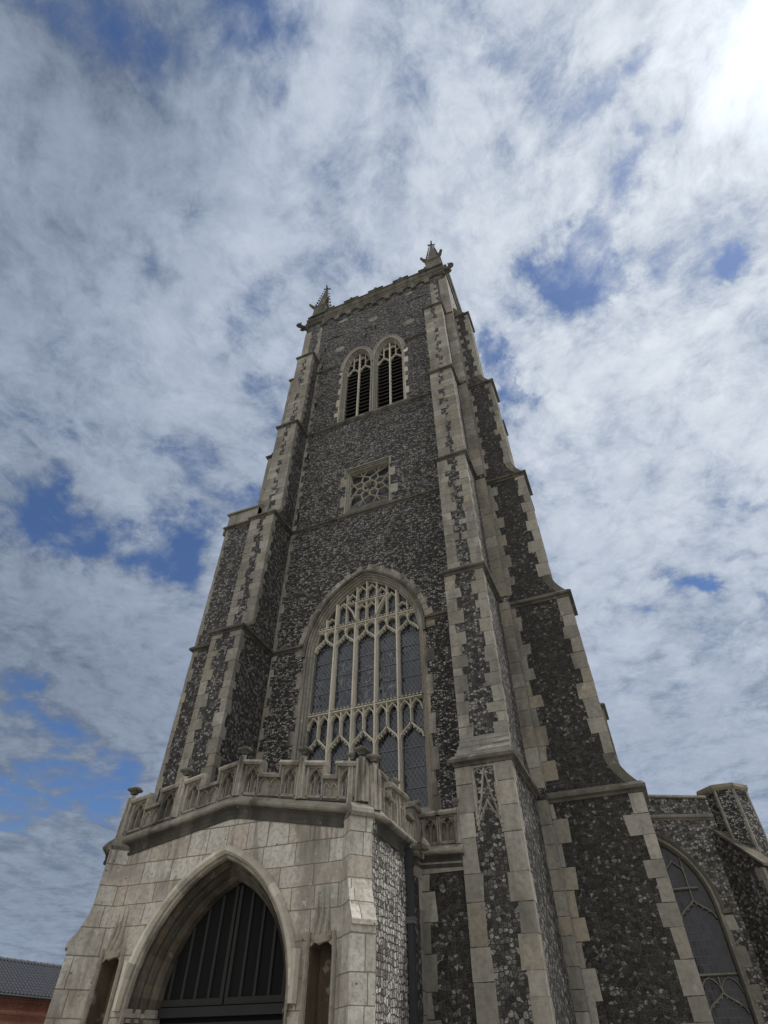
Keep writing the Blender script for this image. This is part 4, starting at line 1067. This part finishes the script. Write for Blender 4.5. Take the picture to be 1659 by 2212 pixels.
cl = MB()
for z in (3.82, 2.0): cl.box(PR_ - .01, PR_ + .17, -3.89, -3.71, z, z + .09); cl.box(PR_ - .01, PR_ + .18, -3.9, -3.7, z + .07, z + .1)
cl.build("bracket", plain("grey_painted_iron", (.10, .105, .11), .5, .3), DP)

# ------------------------------------------------------------------ AISLE behind the tower, right
A = thing("church_aisle", "grey flint aisle with traceried window and polygonal stair turret, adjoining the tall tower", "church aisle", (8.6, 13, 0))
AY = 11.5; ax0, ax1 = 5.6, 10.5
awx, awh, aws, awr = 7.45, 2.05, 6.2, 2.75
aw = MB()
wall_sheet(aw, AY, ax0, ax1, 0, 9.0, [arch_outline(awh, awr, 0, 2.2, awx, aws, 12)])
aw.add([(ax0, AY, 9.0), (ax1, AY, 9.0), (ax1, AY, 9.92), (ax0, AY, 10.65)], [(0, 1, 2, 3)])
aw.box(ax1, ax1 + .01, AY, 42, 0, 8.9); aw.box(ax0, ax1, AY + .5, AY + .8, 9.0, 9.6)
AW = aw.build("wall", F_LT, A)
cp_ = MB(); moulding(cp_, [(ax0, AY), (ax1, AY)], [10.67, 9.94], [(-.35, -.04), (.06, -.04), (.09, 0), (.06, .07), (-.35, .07)], tint=.6); moulding(cp_, [(ax0, AY), (ax1, AY)], [9.72, 9.24], STRING_S, tint=.2)
cp_.build("coping", ST, AW)
wn = MB(); sweep_section(wn, [(.12, AY), (.12, AY - .02), (0, AY - .02), (0, AY + .05), (-.06, AY + .1), (-.1, AY + .22), (-.12, AY + .5)], lambda o: arch_outline(awh, awr, o, 2.2, awx, aws, 12), tint=.3)
AWN = wn.build("window", ST, A)
hd = MB(); sweep_section(hd, [(.12, AY + .02), (.12, AY - .08), (.2, AY - .1), (.24, AY + .02)], lambda o: arch_outline(awh, awr, o, aws - .1, awx, aws, 12), tint=.3); hd.box(awx + awh + .1, awx + awh + .45, AY - .1, AY + .02, aws - .16, aws - .06); hd.build("hood_mould", ST_D, AWN)
gl = MB(); o_ = arch_outline(awh, awr, -.05, 2.2, awx, aws, 12); gl.add([(x, AY + .36, z) for x, z in o_], [tuple(range(len(o_)))]); gl.build("glass", GL2, AWN)
tr = MB(); fr = Frame((awx, AY + .34, 0), (1, 0, 0), (0, -1, 0)); pw_ = 1.29
def ih(u): return aws + arch_h(awh - .1, awr - .1, u)
ed = [-1.94, -.645, .645, 1.94]
for u in (-.645, .645): bar(tr, fr, [(u, 2.2), (u, ih(u))], .13, 0, .2, .5)
for z in (4.35, 6.95): bar(tr, fr, [(-1.94, z), (1.94 if z < 6 else 1.62, z)], .09, 0, .18, .5)
for i in range(3):
    for v0, rs in ((3.3, .55), (5.95, .6)):
        p = ogee(ed[i] + .03, ed[i + 1] - .03, v0, rs); bar(tr, fr, p, .08, 0, .16, .5); cusps(tr, fr, p, (2, 5, 8, 11, 14, 17), .09, .02, .12)
    c = (ed[i] + ed[i + 1]) / 2
    bar(tr, fr, [(c, 3.85), (c, 4.3)], .07, 0, .16, .5); bar(tr, fr, [(c, 6.5), (c, min(ih(c), 9.5))], .07, 0, .16, .5)
    for a, b in ((ed[i], c), (c, ed[i + 1])):
        p = parch(a, b, 3.85, .42, 4); bar(tr, fr, p, .06, 0, .15, .5)
        hh = min(ih(a), ih(b)); 
        if hh > 7.3: p = ogee(a, b, hh - .5, .4, 4); bar(tr, fr, p, .055, 0, .15, .5)
tr.build("tracery", ST, AWN)
q = MB(); quoins(q, awx + awh + .12, AY, 1, 1, 2.2, aws - .2, .26, .06, .05, proud=0, hmin=.4, hmax=.6); q.v = [(x, y if y > AY + .01 else AY - .014, z) for x, y, z in q.v]; q.build("quoins", ST, AWN)
# turret
tcx, tcy, trr = 11.22, 12.25, .95
tb_ = MB(); oc = [(tcx + trr * cos(pi / 8 + k * pi / 4), tcy + trr * sin(pi / 8 + k * pi / 4)) for k in range(8)]
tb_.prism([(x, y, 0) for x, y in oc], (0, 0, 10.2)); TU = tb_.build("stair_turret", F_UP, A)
te = MB()
for x, y in oc:
    te.mark(); d = Vector((x - tcx, y - tcy, 0)); d.normalize(); f = Vector((-d.y, d.x, 0)); z = 0
    while z < 10.1:
        h = min(random.uniform(.35, .6), 10.15 - z); p = Vector((x, y, z)) + d * .012
        te.prism([p - f * .14 - d * .09, p - f * .01, p + f * .01, p + f * .14 - d * .09, p - d * .3], (0, 0, h - .01)); z += h
te.build_each("quoin_strip", ST, TU)
tp = MB(); tp.loft([[(tcx + r_ * cos(pi / 8 + k * pi / 4), tcy + r_ * sin(pi / 8 + k * pi / 4), z) for k in range(8)] for r_, z in ((.97, 10.12), (1.05, 10.2), (1.05, 10.32), (.9, 10.38))], True, .4); tp.build("cap", ST, TU)
# diagonal buttress in front of the turret
ab = MB(); e = Vector((.72, -.69, 0)).normalized(); f = Vector((-e.y, e.x, 0)); b0 = Vector((10.62, 11.6, 0)); hw = .38
def asec(r, z): return [b0 - f * hw + e * -.3 + Vector((0, 0, z)), b0 - f * hw + e * r + Vector((0, 0, z)), b0 + f * hw + e * r + Vector((0, 0, z)), b0 + f * hw + e * -.3 + Vector((0, 0, z))]
ab.loft([asec(1.35, 0), asec(1.35, 7.2), asec(.70, 7.85), asec(-.05, 8.58)], True, .5)
ABU = ab.build("corner_buttress", F_SQ, A)
wt = MB(); hw = .42; up_ = lambda L, d: [p + Vector((0, 0, d)) for p in L]
for (ra, za), (rb, zb) in (((1.46, 7.16), (.72, 7.87)), ((.72, 7.87), (-.05, 8.62))):
    A_ = asec(ra, za); B_ = asec(rb, zb); q4_ = [A_[1], A_[2], B_[2], B_[1]]; wt.loft([q4_, up_(q4_, .10)], True, .4)
hw = .38
wt.build("weathering", ST_D, ABU)
q = MB()
for s in (-1, 1):
    q.mark(); z = 0
    while z < 7.1:
        h = min(random.uniform(.35, .6), 7.15 - z); a = random.choice((.16, .26)); p = b0 + f * (s * (hw + .01)) + e * 1.362 + Vector((0, 0, z))
        q.prism([p, p - f * (s * a), p - f * (s * a) - e * .1, p - f * (s * .1) - e * .3, p - e * random.choice((.2, .35))], (0, 0, h - .01)); z += h
q.build_each("quoin_strip", ST, ABU)
# south wall running east, nave beyond
aw2 = MB(); aw2.box(ax1 + .1, 11.75, 12.6, 42, 0, 8.75); aw2.box(ax0, ax1 + .1, 12.3, 42, 0, 9.1); SW2 = aw2.build("side_wall", F_LT, A)
nv = MB(); nv.box(-5, 5, 11.25, 42, 0, 19); nv.build("nave_wall", F_LT, A)
nr = MB(); nr.prism([(-5.3, 11.3, 19.02), (0, 11.3, 22), (5.3, 11.3, 19.02)], (0, 30.6, 0)); nr.build("nave_roof", LEAD, A)
c2 = MB(); c2.box(ax1 + .05, 11.85, 12.55, 42, 8.76, 8.9); c2.build("coping", ST, SW2)

# ------------------------------------------------------------------ HOUSE, left
du = Vector((.198, .980, 0)); dn_ = Vector((.980, -.198, 0))
EZ = 5.12
H0 = Vector((-27.6, 13.0, 0))
Hs = thing("brick_house", "low red brick house with dark pantile roof, standing beyond the church porch", "house", (-31, 14, 0))
def hp_(a, b, z): return H0 + du * a - dn_ * b + Vector((0, 0, z))    # a along the eaves, b back from the face
hw_ = MB(); hw_.prism([hp_(-9, 0, 0), hp_(16, 0, 0), hp_(16, 7, 0), hp_(-9, 7, 0)], (0, 0, EZ)); HW = hw_.build("wall", BRK, Hs)
dn2 = MB()
for k in range(110):
    a = -9 + k * .225; dn2.prism([hp_(a, -.06, EZ - .32), hp_(a + .12, -.06, EZ - .32), hp_(a + .12, 0.01, EZ - .32), hp_(a, .01, EZ - .32)], (0, 0, .09))
for zz_, o in ((EZ - .23, .07), (EZ - .12, .12)): dn2.prism([hp_(-9, -o, zz_), hp_(16, -o, zz_), hp_(16, .01, zz_), hp_(-9, .01, zz_)], (0, 0, .1))
dn2.build("dentil_cornice", BRK, HW)
rm = MB(); RH = 1.86; RB = 3.5
nT = 112
for k in range(nT):                                       # rolls of the pantiles
    a0_ = -9.2 + k * .226
    ring = lambda t: [hp_(a0_ + q_ * .226, -.28 + (RB + .28) * t, EZ + .02 + RH * t + h) for q_, h in ((0, 0.0), (.2, .055), (.45, .06), (.7, 0.0), (1, -.01))]
    R_ = []
    for j in range(12):
        for tt, dz_ in ((j / 12, .03), ((j + 1) / 12 - .001, 0.0)): R_.append([Vector(p) + Vector((0, 0, dz_)) for p in ring(tt)])
    rm.loft(R_, False, .5, close=False)
rm.prism([hp_(-9.2, 7.3, EZ), hp_(-9.2, RB, EZ + RH), hp_(-9.2, .0, EZ)], du * 25.2)
RO = rm.build("roof", TILE, Hs)
rg = MB()
for k in range(56): 
    a = -9.2 + k * .45; rg.loft([[hp_(aa, RB + .14 * cos(j * pi / 6) , EZ + RH + .02 + .14 * sin(j * pi / 6) * q_) for j in range(7)] for aa, q_ in ((a, 1.1), (a + .44, .9))], True)
rg.build("ridge_tiles", TILE, RO)
gt = MB(); tube(gt, hp_(-9.2, -.36, EZ - .02), hp_(16, -.36, EZ - .02), .07); gt.build("gutter", GUT, Hs)
